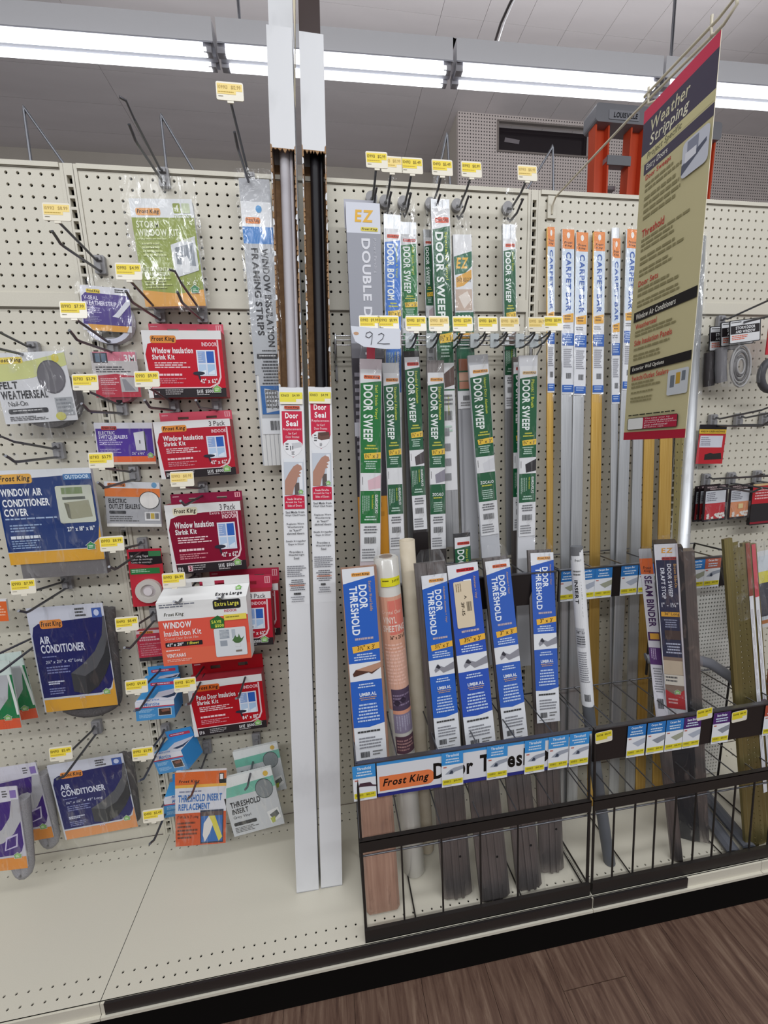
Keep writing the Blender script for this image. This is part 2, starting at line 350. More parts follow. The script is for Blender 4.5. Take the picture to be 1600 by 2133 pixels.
# far walls
wf = struct(MB().box(-150, 131, 0, 74, 133, 168.5, 'ceiling').build('wall_back'))
MB().box(-150, 129.6, 160.5, 74, 131, 168, 'cream_wall').build('trim_board', wf)
ws = struct(MB().box(74, 101.6, 0, 75.5, 131, 168.5, 'cream_wall').build('wall_side'))
wr = MB()
for a in ((74, 100, 0, 88.6, 101.5, 168.4), (124.2, 100, 0, 250, 101.5, 168.5), (88.6, 100, 0, 124.2, 101.5, 157), (88.6, 100, 166, 124.2, 101.5, 168.5)): wr.box(*a, 'far_pegboard')
wr = struct(wr.build('wall_room'))
wd = struct(MB().box(88.6, 102.5, 157, 124.2, 103, 166, 'glass_dark').build('window_1'))
fr = MB()
for a in ((88.2, 99.7, 156.6, 124.6, 100.6, 157.1), (88.2, 99.7, 165.9, 124.6, 100.6, 166.4), (88.2, 99.7, 157, 88.8, 100.6, 166), (124, 99.7, 157, 124.6, 100.6, 166)): fr.box(*a, '#8f8782')
fr.build('window_frame', wd)
MB().poly([(92, 102.4, 161.6), (97.6, 102.4, 161.2), (97.9, 102.4, 162.5), (92.4, 102.4, 163)], '#8a8488').build('tape_patch', wd)
# ------------------------------------------------------------------ fluorescent fixtures
CEIL_FILL = 7
def fixture(x0, i):
    t = thing('fluorescent_fixture', ['leftmost twin-tube fluorescent ceiling fixture, cut by the left frame edge', 'twin-tube fluorescent fixture passing behind the two tall white cartons', 'twin-tube fluorescent fixture above the dark window and the orange ladder', 'rightmost twin-tube fluorescent fixture, running on behind the hanging sign'][i], 'light', (x0, 48.3-.022*(x0-6), 133), (0, 0, -.021))
    h = MB(); L_ = 47.4
    prof = [(-2.2, 1.4), (2.2, 1.4), (2.2, 5.4), (-2.2, 5.4)]
    h.mesh([(x, y, z) for x in (.3, L_+.3) for y, z in prof], [(0, 1, 2, 3), (7, 6, 5, 4), (0, 4, 5, 1), (1, 5, 6, 2), (2, 6, 7, 3), (3, 7, 4, 0)], '#f0f0f3'); h.build('housing', t)
    r_ = MB()
    for s in (-1, 1):
        r_.mesh([(.3, s*2.0, 1.5), (L_+.3, s*2.0, 1.5), (L_+.3, s*2.7, .9), (.3, s*2.7, .9), (.3, s*2.0, 1.3), (L_+.3, s*2.0, 1.3), (L_+.3, s*2.7, .7), (.3, s*2.7, .7)], [(0, 1, 2, 3), (7, 6, 5, 4), (0, 3, 7, 4), (1, 5, 6, 2), (2, 6, 7, 3)], 'reflector')
    r_.box(.3, -.6, .2, L_+.3, .6, 1.4, '#d0d1da')
    r_.build('reflector_wing', t)
    for s in (-1, 1):
        MB().tube([(1.7, s*1.45, .1), (L_-1.1, s*1.45, .1)], .72, 'lamp_tube', 10).build('lamp_tube', t)
        for xx in (.9, L_-.9): MB().box(xx-.75, s*1.45-.6, -.4, xx+.75, s*1.45+.6, 1.4, '#b4b2b6').build('tube_socket', t)
    up = area('ceiling_fill', (0, 0, 0), 46, 5, CEIL_FILL, (math.pi, 0, 0)); up.parent = t; up.location = (24*I, 0, 5.6*I)  # unseen lamp added on top of the housing to brighten the ceiling
    if i in (1, 3): MB().tube([((4.6 if i == 1 else 3.2), 0, 5.4), ((4.6 if i == 1 else 3.2), 0, 35)], .32, 'dark_wire', 6).build('hanging_rod', t)
    return t
for i, x0 in enumerate((-42.0, 6.2, 54.4, 102.4)): fixture(x0, i)
t = MB(); t.tube([(63.7, 47.5, 138.6), (64.2, 47.5, 141), (65.3, 47.5, 144), (67.2, 47.5, 147.6), (70.5, 47.5, 153), (72, 47.5, 168)], .3, 'black_strip', 6)
t.tube([(64.2, 47.3, 138.6), (64.9, 47.3, 141), (66.0, 47.3, 144), (67.8, 47.3, 147.6), (71, 47.3, 153), (72.5, 47.3, 168)], .1, '#d5d5d8', 6)
tag(t.build('electrical_cable'), 'black electrical cable drooping from the ceiling onto the light fixture', 'cable')
# ------------------------------------------------------------------ orange ladders behind the gondola
def ladder(label, x0, y0, ztop, full):
    t = thing('stepladder', label, 'ladder', (x0, y0, 0)); W_ = 11.6
    for s, x in ((0, 0), (1, W_-3.3)):
        r_ = MB(); sp = -.018 if s == 0 else .018; zz = ztop-3
        def bar(a, b, c, d, key):
            r_.mesh([(a+sp*zz*-1*0+(x-sp*zz), c, 0), (b+(x-sp*zz), c, 0), (b+x, c, zz), (a+x, c, zz), (a+(x-sp*zz), d, 0), (b+(x-sp*zz), d, 0), (b+x, d, zz), (a+x, d, zz)], [(0, 1, 2, 3), (7, 6, 5, 4), (0, 3, 7, 4), (1, 5, 6, 2), (3, 2, 6, 7), (0, 4, 5, 1)], key)
        bar(0, .35, -1.1, 1.1, 'orange_frp'); bar(2.95, 3.3, -1.1, 1.1, 'orange_frp'); bar(.35, 2.95, .2, .5, 'orange_frp'); r_.build('rail', t)
    c = MB(); c.rbox(-.5, -1.8, ztop-3.4, W_+.5, 2.2, ztop, .7, '#8d8d92'); c.rbox(2.4, -1.95, ztop-2.9, W_-2.2, -1.7, ztop-1.2, .2, '#9a9aa0')
    c = c.build('top_cap', t)
    if full:
        a = Art(5.6, 1.0, -1.97); a.t('LOUISVILLE', 0, 0, 1, 1, '#2d2d33', 2, it=.2); q = a.build('printed_label', c); q.location = ((W_/2+.4)*I, 0, (ztop-2.1)*I)
    for k in range(8):
        st = MB(); z = ztop-9.2-k*12 if full else ztop-6-12*k
        st.box(3.0, -1.2, z-.9, W_-3.1, 1.2, z+.1, '#a9aaae'); st.box(3.0, -1.3, z-1.6, W_-3.1, -1.1, z+.2, '#85868a'); st.build('step', t)
        if full:
            st = MB(); st.box(3.0, 3, z-3.6, W_-3.1, 4.2, z-2.9, '#94959a'); st.build('rear_brace', t)
    return t
ladder('orange fibreglass stepladder with grey cap and steps left of the hanging sign', 82.6, 40, 123.6, True)
ladder('orange ladder mostly hidden behind the hanging sign, only its right rail showing', 100.6, 40.5, 122.4, False)
# ------------------------------------------------------------------ gondola bays (shelving units)
def bay(x0, wd, label, kick_l, kick_r):
    t = thing('shelving_unit', label, 'shelving', (x0, 0, 0)); n = int(round(wd-2))
    f = lambda a, b, d: (a, -.02+d, b)
    # upper pegboard 11 rows, lower pegboard 63 rows
    perf(n, 11, 1.5, ZR0-10, .78, wd-.78, ZR0-10.9, ZT-.45, .148, .2, f, 'cream').build('peg_panel', t)
    perf(n, 63, 1.5, ZR0-73.3, .78, wd-.78, HD, ZR0-10.9, .148, .2, lambda a, b, d: (a, .1+d, b), 'cream').build('peg_panel', t)
    MB().box(.78, .7, HD, wd-.78, 1.1, ZT, 'dark_void').build('hole_shade_sheet', t)  # black sheet added behind the panel, painting the shade inside the holes
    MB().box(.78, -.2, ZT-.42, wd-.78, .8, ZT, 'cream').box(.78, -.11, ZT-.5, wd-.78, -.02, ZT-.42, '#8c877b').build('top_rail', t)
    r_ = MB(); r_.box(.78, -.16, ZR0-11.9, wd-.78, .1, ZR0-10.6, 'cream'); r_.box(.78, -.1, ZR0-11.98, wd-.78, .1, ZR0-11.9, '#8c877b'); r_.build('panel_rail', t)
    u = perf(1, 75, 0, ZR0-74.4, -.42, .42, HD-.5, ZT, .1, .5, lambda a, b, d: (a*.84/1.0 if abs(a) > .45 else a, -.13+d, b), 'cream', rect=(.23, .37))
    for a in ((-.76, -.1, HD, -.46, .6, ZT), (.46, -.1, HD, .76, .6, ZT), (-.48, -.05, HD, -.4, .6, ZT), (.4, -.05, HD, .48, .6, ZT)): u.box(*a, 'cream')
    u.box(-.4, .6, HD, .4, .7, ZT, 'dark_void'); u.build('upright', t)
    # base deck with two rows of holes at back and front
    dz = HD
    d_ = perf(int(wd)-1, 2, 1.0, 13.54, .03, wd-.03, 12.9, 15.37, .11, .12, lambda a, b, d: (a, -b, dz-d), 'cream')
    e_ = perf(int(wd)-1, 2, 1.0, 1.2, .03, wd-.03, 0, 12.9, .11, .12, lambda a, b, d: (a, -b, dz-d), 'cream')
    d_.mesh(e_.v, e_.f, 'cream'); d_.box(.03, -15.4, 5.5, wd-.03, -15.3, dz, 'cream'); d_.box(.1, -14.9, 6.5, wd-.1, -.2, 6.6, 'dark_void'); d_.build('base_deck', t)
    c = MB(); c.box(.03, -15.75, 5.45, wd-.03, -15.4, 5.75, 'cream'); c.box(.03, -15.5, 5.75, wd-.03, -15.4, 6.95, 'cream'); c.build('price_channel', t)
    if kick_r > kick_l: MB().box(kick_l, -15.6, 5.8, kick_r, -15.4, 7.02, 'black_strip').build('label_insert', t)
    MB().box(0, -14.6, 0, wd, -14.3, 6.5, 'kick_black_shaded').build('kick_plate', t)
    return t
bay(-48, 48, 'left cream pegboard shelving bay holding the felt and air conditioner seals', 0, -1)
bay(0, 48, 'cream pegboard shelving bay behind the white cartons and door sweeps', .4, 47.9)
bay(48, 21, 'cream pegboard shelving bay behind the carpet bars and hanging sign', .1, 11.4)
bay(69, 48, 'cream pegboard shelving bay at far right behind the hardware cards', 0, -1)
# ------------------------------------------------------------------ wire supports standing behind the top rail
for (ax, az, bx, bz, cx_, cz_, lb) in ((-3.6, 88.3, -3.8, 83, -.5, 83, 'leftmost bent wire loop standing above the top rail'), (8.7, 88.5, 8.6, 83, 11.6, 83, 'bent wire loop above the rail beside the storm kit hook'),
        (38.1, 88.7, 36.7, 83, 38.5, 83, 'bent wire loop above the green door sweeps'), (50.6, 88.3, 47.2, 83, 50.95, 83, 'bent wire loop in front of the dark window opening')):
    t = MB(); t.tube([(bx, 1.0, bz-1), (bx, 1.0, bz), (ax-.05, 1.0, az-.3), (ax, 1.0, az), (ax+.08, 1.0, az-.25), (cx_, 1.0, cz_), (cx_, 1.0, cz_-1)], .13, 'dark_wire', 8)
    tag(t.build('wire_loop'), lb, 'wire')
# ------------------------------------------------------------------ peg hooks
def price_tag(par, loc, price, w_=2.15, h_=1.45, faded=0, yaw=0, curl=0):
    o = MB(); o.rbox(-w_/2, 0, -h_/2, w_/2, .06, h_/2, .14, 'tag_plastic'); o.box(-.25, .02, -h_/2-.18, .25, .1, -h_/2, 'tag_plastic'); o = o.build('price_tag', par)
    o.location = [c*I for c in loc]; o.rotation_euler = (-.12, 0, yaw)
    a = Art(w_, h_, -.001); yl = '#f0d84a' if not faded else '#f3d98a'
    a.r(.04, .1, .96, .5, yl).r(.04, .5, .72, .68, yl); tx = '#6b5a1e' if not faded else '#b59a55'
    a.t('10'+price[-2:]+'13', .07, .2, .42, .4, tx, 1).t('$'+price, .55, .2, .9, .42, tx, 1).m(.07, .54, .66, .62, 1, '#b99a3a').m(.07, .78, .3, .84, 1, '#77715f')
    a.build('printed_label', o); return o
def hook(x, z, label, price=None, group=None, faded=0, dz=0, sx=0, upl=6.0, key='dark_wire', tw=2.15, tipdz=0, arm=1):
    t = thing('peg_hook', label, 'hook', (x, 0, z), (0, 0, sx), group)
    b = MB(); b.rbox(-.5, -.45, -1.15, .5, -.06, .55, .12, 'bracket_grey'); b.box(-.22, -.75, -.9, .22, -.4, -.3, 'bracket_grey'); b.box(-.3, -.7, .0, .3, -.4, .4, 'bracket_grey'); b.build('bracket', t)
    MB().tube([(0, -.3, -.95), (0, -1.2, -1.0), (0, -5.9, -1.3), (0, -6.35, -1.28), (0, -6.75, -1.0), (0, -7.2, -.75)], .125, key, 8).build('hook_wire', t)
    if arm:
        MB().tube([(0, -.6, .15), (0, -1.2, -.1), (0, -1.8, -.02), (0, -upl, .5+dz)], .12, key, 8).build('tag_arm', t)
        if price: price_tag(t, (0, -upl-.15, .5+dz+.75+tipdz), price, tw, faded=faded, yaw=-sx)
        else: MB().tube([(0, -upl+.02, .5+dz), (0, -upl-1.2, .9+dz), (-.35, -upl-1.5, .9+dz)], .1, key, 8).build('arm_tip', t)
    return t
hook(8.69, 82.4, 'grey peg hook with a bare upturned arm above the green storm kit', None)
hook(16.94, 82.4, 'peg hook with raised yellow tag above the window framing strips', '12.99', dz=.5, faded=1, upl=7.6)
hook(1.7, 74.3, 'peg hook carrying the purple seal roll, its faded tag in front of the slotted upright', '8.99', faded=1)
hook(6.71, 69.8, 'peg hook over the topmost red shrink kit', '4.99')
hook(10.9, 69.8, 'bare peg hook over the right side of the topmost red shrink kit', None)
hook(11.4, 60.6, 'bare peg hook over the right side of the second red shrink kit', None, arm=0)
hook(1.78, 66.6, 'peg hook over the pink sealing tape card', '7.99')
hook(7.03, 60.7, 'peg hook over the second red shrink kit box', '9.99')
hook(1.81, 60.5, 'peg hook over the purple and orange switch sealer pack', '3.79')
hook(2.1, 53.5, 'peg hook over the orange outlet sealer pack', '3.79')
hook(8.99, 51.4, 'peg hook over the maroon extra strength shrink kit', '10.99', faded=1)
hook(1.9, 45.5, 'peg hook over the red mounting tape card', '8.99')
hook(-6.42, 41.9, 'peg hook over the larger blue air conditioner seal', '7.99')
hook(2.1, 37.2, 'peg hook over the small red repair tape box', '8.49')
hook(7.2, 41.5, 'left one of two peg hooks through the extra large white and coral kit', '16.99', upl=6.4)
hook(11.3, 41.5, 'right one of two peg hooks through the extra large white and coral kit', None, arm=0)
hook(2.08, 30.3, 'peg hook over the upper stack of blue rope caulk boxes', '9.49')
hook(7.05, 30.3, 'left one of two peg hooks through the patio door kit', '12.99', upl=6.7)
hook(12.0, 30.3, 'right one of two peg hooks through the patio door kit', None, arm=0)
hook(-6.05, 23.8, 'peg hook over the smaller blue air conditioner seal', '5.49')
hook(1.44, 22.2, 'peg hook over the tilted middle blue caulk box', '5.99', upl=5.6)
hook(1.49, 14.4, 'lowest peg hook with tag near the deck below the blue boxes', '5.49', upl=5.6)
hook(5.92, 19.2, 'peg hook over the orange threshold insert bag', None, arm=0)
hook(11.9, 19.3, 'peg hook over the green and white threshold insert bags', None, arm=0)
hook(-5.6, 66.2, 'peg hook over the grey felt weatherseal bag', None, arm=1)
hook(-4.95, 56.2, 'peg hook over the blue window air conditioner cover', None)
hook(-9.9, 36.0, 'peg hook at left edge over the green and orange packs', None)
# ------------------------------------------------------------------ packages on the left
def card(name, label, cat, rc, th=.06, key='#e8e8ea', group=None, yaw=0, rad=.08, pitch=0, part='card'):
    cx, y, cz, W, H, ro = rc
    t = thing(name, label, cat, (cx, y, cz), (pitch, ro, yaw), group)
    b = MB(); b.rbox(-W/2, 0, -H/2, W/2, th, H/2, rad, key); b.build(part, t)
    return t, Art(W, H, 0), W, H
def window_pic(a, x0, y0, x1, y1, dryer=1):
    a.r(x0, y0, x1, y1, '#dfe3ee'); xm = (x0+x1)/2; ym = y0+(y1-y0)*.52; dx = (x1-x0)*.07; dy = (y1-y0)*.05
    a.r(x0+dx, y0+dy, xm-dx/2, ym-dy/2, '#8fa9d6').r(xm+dx/2, y0+dy, x1-dx, ym-dy/2, '#2f62b8').r(x0+dx, ym+dy/2, xm-dx/2, y1-dy, '#b9cfe8').r(xm+dx/2, ym+dy/2, x1-dx, y1-dy, '#a9c6e4')
    a.p([(x0+dx*2, ym+dy*6), (xm-dx*.6, ym+dy*5), (xm-dx, y1-dy), (x0+dx*1.4, y1-dy)], '#e8f0f8').p([(xm+dx, ym+dy*7), (x1-dx*1.2, ym+dy*4.6), (x1-dx*1.2, y1-dy), (xm+dx, y1-dy)], '#dbe7f2')
    a.m(x0+dx, y0+dy*2, xm-dx*2, ym-dy, 5, '#c9d6ec')
    if dryer: a.e(x0+.01, y1-dy*2.2, (x1-x0)*.32, dy*1.4, '#2c2e3c').p([(x0-dx*.5, y1-dy*2), (x0+dx, y1-dy*2), (x0+dx*1.6, y1+dy*3), (x0+dx*.6, y1+dy*3)], '#2c2e3c')
def red_kit(rc, label, red, l1, l2, size, sub, pack, depth=1.4, hdr=1.0, pill='#e08f3e', dark='#c51f38', price3=0, hdrcol=None, group=None):
    cx, y, cz, W, H, ro = rc; t = thing('insulation_kit_box', label, 'box', (cx, y, cz), (0, ro, 0), group); side = '#8e2138' if red == '#850a2e' else '#a8343f'
    b = MB(); b.rbox(-W/2, 0, -H/2, W/2, depth, H/2, .05, side); b.build('carton', t)
    h = MB(); hc = hdrcol or '#d5566a'; hx0, hx1 = -W/2+.25, W/2; zb = H/2-.1; zt = H/2+hdr; xs = 0
    # header tab with two hang slots: strips around the slots
    s1, s2 = (-W*.16, W*.22); sw = .55
    for a in ((hx0, zb, hx1, zb+.35*hdr), (hx0, zb+.6*hdr, hx1, zt), (hx0, zb+.35*hdr, s1-sw, zb+.6*hdr), (s1+sw, zb+.35*hdr, s2-sw, zb+.6*hdr), (s2+sw, zb+.35*hdr, hx1, zb+.6*hdr)): h.box(a[0], depth-.12, a[1], a[2], depth-.04, a[3], hc)
    h = h.build('header_tab', t)
    ah = Art(W, hdr, depth-.121); ah.m(.06, .2, .16, .35, 1, '#e9c2c8')
    if pack != 1: ah.r(.9, .08, .975, .62, '#e9a8b0').r(.915, .14, .93, .56, hc).r(.945, .14, .96, .56, hc)
    q = ah.build('printed_tab', h); q.location = (0, 0, (H/2+hdr/2-.05)*I)
    a = Art(W, H, 0); a.r(0, 0, 1, .17, '#e4e3e2'); a.r(0, .17, 1, 1, '#e4e3e2')
    a.p([(.06, 1), (.02, .35), (.06, .2), (.16, .16), (.5, .13), (1, .13), (1, 1)][::-1], red).p([(.06, .86), (1, .86), (1, 1), (.06, 1)][::-1], '#2c2629')
    a.p([(.055, .86), (.8, .86), (.92, .8), (.955, .7), (.955, .14), (.935, .14), (.935, .69), (.9, .78), (.79, .845), (.055, .845)], '#e6c8cc')
    a.logo(.1, .045 if price3 else .075, .42, .155 if price3 else .185, pill)
    if pack == 3: a.t('3 Pack', .72, .03, .93, .115, '#4a4244', 0)
    if pack != 1 or 1: a.t('INDOOR', .74, .175, .935, .235, '#eec9cf', 2)
    if sub: a.t(sub, .58, .13, .935, .18, '#eec9cf', 1)
    a.t(l1, .1, .25, .62, .34, '#f2eff0', 2).t(l2, .1, .355, .38, .43, '#f2eff0', 2)
    a.m(.12, .47, .6, .57, 3, '#efccd0', seed=2).m(.12, .64, .52, .68, 1, '#efccd0', fill=.8).m(.12, .71, .5, .8, 3, '#d98f99')
    window_pic(a, .66, .29, .9, .68); a.t(size, .68, .72, .9, .79, '#f0e6e8', 2)
    a.t('SAVE', .62, .885, .7, .945, '#ddd', 2).t('$500', .73, .885, .83, .945, '#ddd', 2).m(.62, .955, .8, .985, 1, '#a9a4a5').m(.22, .88, .5, .97, 3, '#a9a4a5').t('EPA', .08, .9, .15, .96, '#d0cccc', 2)
    a.house(.885, .88, .42)
    if pack == 3: a.r(.21, .88, .27, .97, '#d9b9c0').t('3', .225, .89, .255, .96, '#850a2e', 2)
    a.build('printed_face', t); return t
red_kit((9.11,-1.90,64.13,7.62,6.56,0.004), 'topmost red window insulation shrink kit box, single pack', '#c20a26', 'Window Insulation', 'Shrink Kit', '42" x 62"', None, 0)
red_kit((9.18,-1.90,55.55,7.66,5.95,-0.023), 'second red shrink kit box down, marked 3 Pack', '#b51c30', 'Window Insulation', 'Shrink Kit', '42" x 62"', None, 3)
red_kit((9.34,-2.20,45.88,7.80,7.74,-0.005), 'maroon extra strength 3 Pack shrink kit box', '#850a2e', 'Window Insulation', 'Shrink Kit', '42" x 62"', 'Extra Strength', 3, price3=1, pill='#e3dcc0', hdrcol='#8e1840')
red_kit((9.72,-2.80,25.89,8.26,6.98,-0.011), 'patio door insulation kit box, lowest of the red boxes', '#b3101f', 'Patio Door Insulation', 'Shrink Kit', '84" x 110"', None, 1, depth=1.6, hdr=1.7, hdrcol='#b3101f', pill='#df6a2c')
# two more shrink kits behind the extra large kit
for k, (dx, y) in enumerate(((1.1, -2.2), (.5, -3.9))):
    t = red_kit((11.3+dx, y, 37.0-.25*k, 8.0, 6.3, .03), ['red kit box at the back of the row behind the extra large kit', 'red kit box directly behind the extra large kit'][k], '#b51c30', 'Window Insulation', 'Shrink Kit', '42" x 62"', None, 3, hdr=1.5, hdrcol='#bb3550')
# extra large kit
rc = (9.19,-5.60,36.61,8.89,6.97,0.008); cx, y, cz, W, H, ro = rc
t = thing('insulation_kit_box', 'white and coral extra large window insulation kit on two hooks', 'box', (cx, y, cz), (0, ro, 0))
b = MB(); b.mesh([(-W/2, 0, -H/2), (W/2, 0, -H/2), (W/2, 0, H/2), (-W/2, 0, H/2), (-W/2+.2, 1.5, -H/2), (W/2, 1.5, -H/2), (W/2+.15, 1.5, H/2+1.0), (-W/2+.3, 1.5, H/2+1.0)], [(0, 1, 2, 3), (5, 4, 7, 6), (0, 4, 5, 1), (1, 5, 6, 2), (2, 6, 7, 3), (3, 7, 4, 0)], '#e6e6e4'); b.build('carton', t)
b = MB()
for q in ((-W/2+.3, -1.3), (-.2, 1.0), (2.0, W/2+.15)): b.box(q[0], 1.42, H/2+1.0, q[1], 1.5, H/2+1.5, '#e6e6e4')
b.box(-W/2+.3, 1.42, H/2+1.5, W/2+.15, 1.5, H/2+1.9, '#e6e6e4'); b.build('header_tab', t)
a = Art(W, H, 0); a.r(0, 0, 1, .28, '#e6e6e4').r(0, .28, 1, 1, '#df5a49').r(.8, .28, 1, .9, '#df5a49')
a.p([(0, .74), (1, .74), (1, 1), (0, 1)][::-1], '#e06a50').m(.03, .03, .42, .1, 2, '#6b6f7c').logo(.06, .15, .3, .24, '#e6e6e4', '#3a3a2a')
a.rr(.62, .02, .93, .17, .2, '#26262a').t('Extra Large', .64, .05, .91, .14, '#e5de5a', 2).t('INDOOR', .74, .18, .88, .22, '#c9435a', 1)
a.t('WINDOW', .05, .31, .36, .41, '#f3efee', 2).t('Insulation Kit', .05, .44, .46, .53, '#f3efee', 1).t('Crystal Clear Shrink Film', .05, .55, .42, .6, '#f0c9bd', 0)
a.rr(.05, .63, .46, .7, .08, '#26262a').t('62" x 210"', .07, .64, .25, .69, '#efefef', 2, it=.2).t('1 Sheet', .29, .64, .42, .68, '#e5de5a', 2, it=.2).t('VENTANAS', .05, .81, .26, .87, '#f3efee', 2).m(.05, .75, .25, .78, 1, '#f3efee').m(.05, .9, .34, .95, 2, '#efb8a8')
a.p([(.57, .46), (.72, .48), (.73, .33), (.66, .26), (.57, .33)], '#2f6b35').t('SAVE', .585, .335, .695, .385, '#d9dd55', 2).t('$500', .62, .4, .72, .455, '#d9dd55', 2).r(.73, .26, .985, .35, '#ead659').m(.75, .29, .95, .33, 1, '#8b8230')
a.rr(.6, .47, .96, .93, .15, '#d9dde0').r(.66, .5, .77, .64, '#9aa2ab').r(.66, .67, .74, .76, '#9aa2ab').r(.8, .5, .84, .64, '#b4bcc4').m(.66, .51, .77, .63, 6, '#cdd2d6').e(.86, .68, .05, .05, '#4d6b42').p([(.8, .68), (.84, .6), (.86, .67), (.88, .58), (.9, .67), (.94, .62), (.91, .7), (.82, .7)], '#4f7344').r(.83, .73, .89, .79, '#d8dbdc').r(.83, .84, .9, .87, '#7d756c')
a.build('printed_face', t)
a = Art(W-.3, 1.8, 0); a.t('Extra Large', .64, .62, .95, .9, '#26262a', 2); a.house(.9, .35, .35)
q = a.build('printed_flap', t); q.location = (.1*I, .74*I, (H/2+.56)*I); q.rotation_euler = (-math.atan2(1.5, 1.0), 0, 0)
# storm window kit
t, a, W, H = card('storm_window_kit', 'bagged olive green storm window kit hanging high on the left', 'package', (8.74,-1.80,74.53,5.72,9.65,-0.030), .5, '#c9cbcf', rad=.3)
a.r(0, 0, 1, .17, '#dfe2e4').r(0, .17, 1, .88, '#8f9c46').r(0, .88, 1, 1, '#dca14e').p([(.0, .88), (0, .84), (.6, .88), (1, .84), (1, .88)][::-1], '#dca14e')
a.logo(.08, .085, .47, .15, '#e0a05c').rr(.68, .04, .8, .13, .1, '#8f9c46').t('4', .71, .055, .77, .115, '#eef0e4', 2).rr(.82, .04, .95, .13, .1, '#c4cfae').t('OUTDOOR', .68, .145, .96, .18, '#8f9c46', 1)
a.t('STORM', .06, .2, .42, .265, '#e3e8cb', 2).t('WINDOW KIT', .06, .275, .72, .34, '#e3e8cb', 2).m(.06, .36, .6, .38, 1, '#c9d09a').m(.1, .4, .5, .54, 4, '#c3cb8e')
a.p([(.56, .62), (.56, .42), (.97, .34), (.97, .66), (.62, .72)], '#d5d8da').p([(.62, .6), (.62, .45), (.93, .4), (.93, .62)], '#8d949c').m(.64, .44, .92, .6, 7, '#7a8189', rot=1).p([(.7, .56), (.8, .52), (.84, .58), (.8, .68), (.7, .68)], '#e9ebec').t('4 Pack', .66, .35, .92, .39, '#dfe4c4', 1)
a.t('KIT DE VENTANA', .06, .63, .58, .665, '#dfe4c4', 2).t('TORMENTERA', .06, .675, .48, .71, '#dfe4c4', 2).m(.06, .73, .5, .84, 4, '#bcc582').t("3' x 6'", .62, .75, .92, .8, '#e9edd6', 1).house(.86, .84, .42, '#3f8a5a')
a.build('printed_label', t); film(t, -W/2-.5, -H/2-.7, W/2+.6, H/2+1.7, -.35, .22, seed=1)
# framing strips
rc = (17.44,-1.60,67.55,2.95,28.19,0.003)
t, a, W, H = card('framing_strip_pack', 'long bagged pack of white window insulation framing strips', 'package', rc, .1, '#b9bbbf')
for k in range(6): MB().box(-W/2+.15+k*(W-.3)/6, -.06, -H/2, -W/2+.15+(k+.86)*(W-.3)/6, .5, H/2-4.5, '#dfdfdd').build('plastic_strip', t)
a.y = -.1; a.r(0, .075, 1, .155, '#e4e6e8').r(0, .155, 1, .21, '#3d7fc4').r(0, .21, 1, .66, '#b3b6ba').r(.12, .66, 1, .82, '#b3b6ba').r(.1, .82, 1, .88, '#e4e6e8')
a.logo(.12, .125, .6, .145, '#dd7f37').e(.58, .098, .1, .012, '#5b9bd0').t('WINDOW INSULATION', .55, .225, .78, .56, '#26262a', 2, 1).t('FRAMING STRIPS', .22, .225, .45, .52, '#26262a', 2, 1)
a.m(.3, .572, .8, .58, 1, '#333', cen=1).rr(.12, .585, .95, .603, .1, '#2a2a2e').m(.2, .59, .9, .598, 1, '#ccc').m(.2, .61, .95, .7, 8, '#44464a', cen=1).r(.15, .7, 1.0, .805, '#2c67a8').p([(.28, .71), (.78, .72), (.84, .79), (.3, .8)][::-1], '#c9ccd0').m(.3, .715, .78, .79, 5, '#555').m(.3, .715, .78, .79, 5, '#777', rot=1).bars(.4, .83, .8, .865)
a.build('printed_label', t); film(t, -W/2-.3, H/2-3.5, W/2+.3, H/2+.6, -.35, .25, seed=2); film(t, -W/2-.25, -H/2+3, W/2+.25, H/2-3.4, -.25, .12, 8, 26, seed=3)
# v-seal
t, a, W, H = card('seal_roll_pack', 'bagged purple V-seal weatherstrip roll left of the storm kit', 'package', (1.94,-0.90,69.67,4.51,4.17,0.069), .05, '#dfe0e6')
a.r(0, 0, 1, .16, '#dedfe6').p([(.02, .86), (.02, .24), (.1, .15), (1, .17), (1, .84), (.7, .9), (.4, .9)], '#4c3a86').p([(.1, .86), (.95, .86), (.9, 1), (.2, 1)][::-1], '#e0a13f')
a.logo(.12, .07, .4, .16, '#e9cf46').t('V-SEAL', .06, .22, .35, .31, '#dcd8ee', 2).t('WEATHERSTRIP', .06, .33, .72, .43, '#dcd8ee', 2).m(.06, .48, .5, .62, 3, '#a9a0cc').m(.06, .68, .4, .82, 4, '#8d84b8').p([(.62, .66), (.7, .58), (.94, .26), (1, .24), (1, .36), (.75, .68)], '#dfe1ea').m(.7, .04, .95, .13, 2, '#333')
a.build('printed_label', t); c = MB()
for k, (r1, r2) in enumerate(((2.35, 1.9),)):
    n = 30; vs = [(r*math.cos(2*math.pi*i/n), yy, r*math.sin(2*math.pi*i/n)-.9) for yy in (.06, .8) for r in (r1, r2) for i in range(n)]
    fs = [(i, (i+1) % n, n+(i+1) % n, n+i) for i in range(n)]+[(2*n+i, 2*n+(i+1) % n, (i+1) % n, i) for i in range(n)]; c.mesh(vs, fs, '#cfd0de')
c.build('vinyl_coil', t); film(t, -W/2-.35, -H/2-1.2, W/2+.4, H/2+1.0, -.2, .2, seed=4)
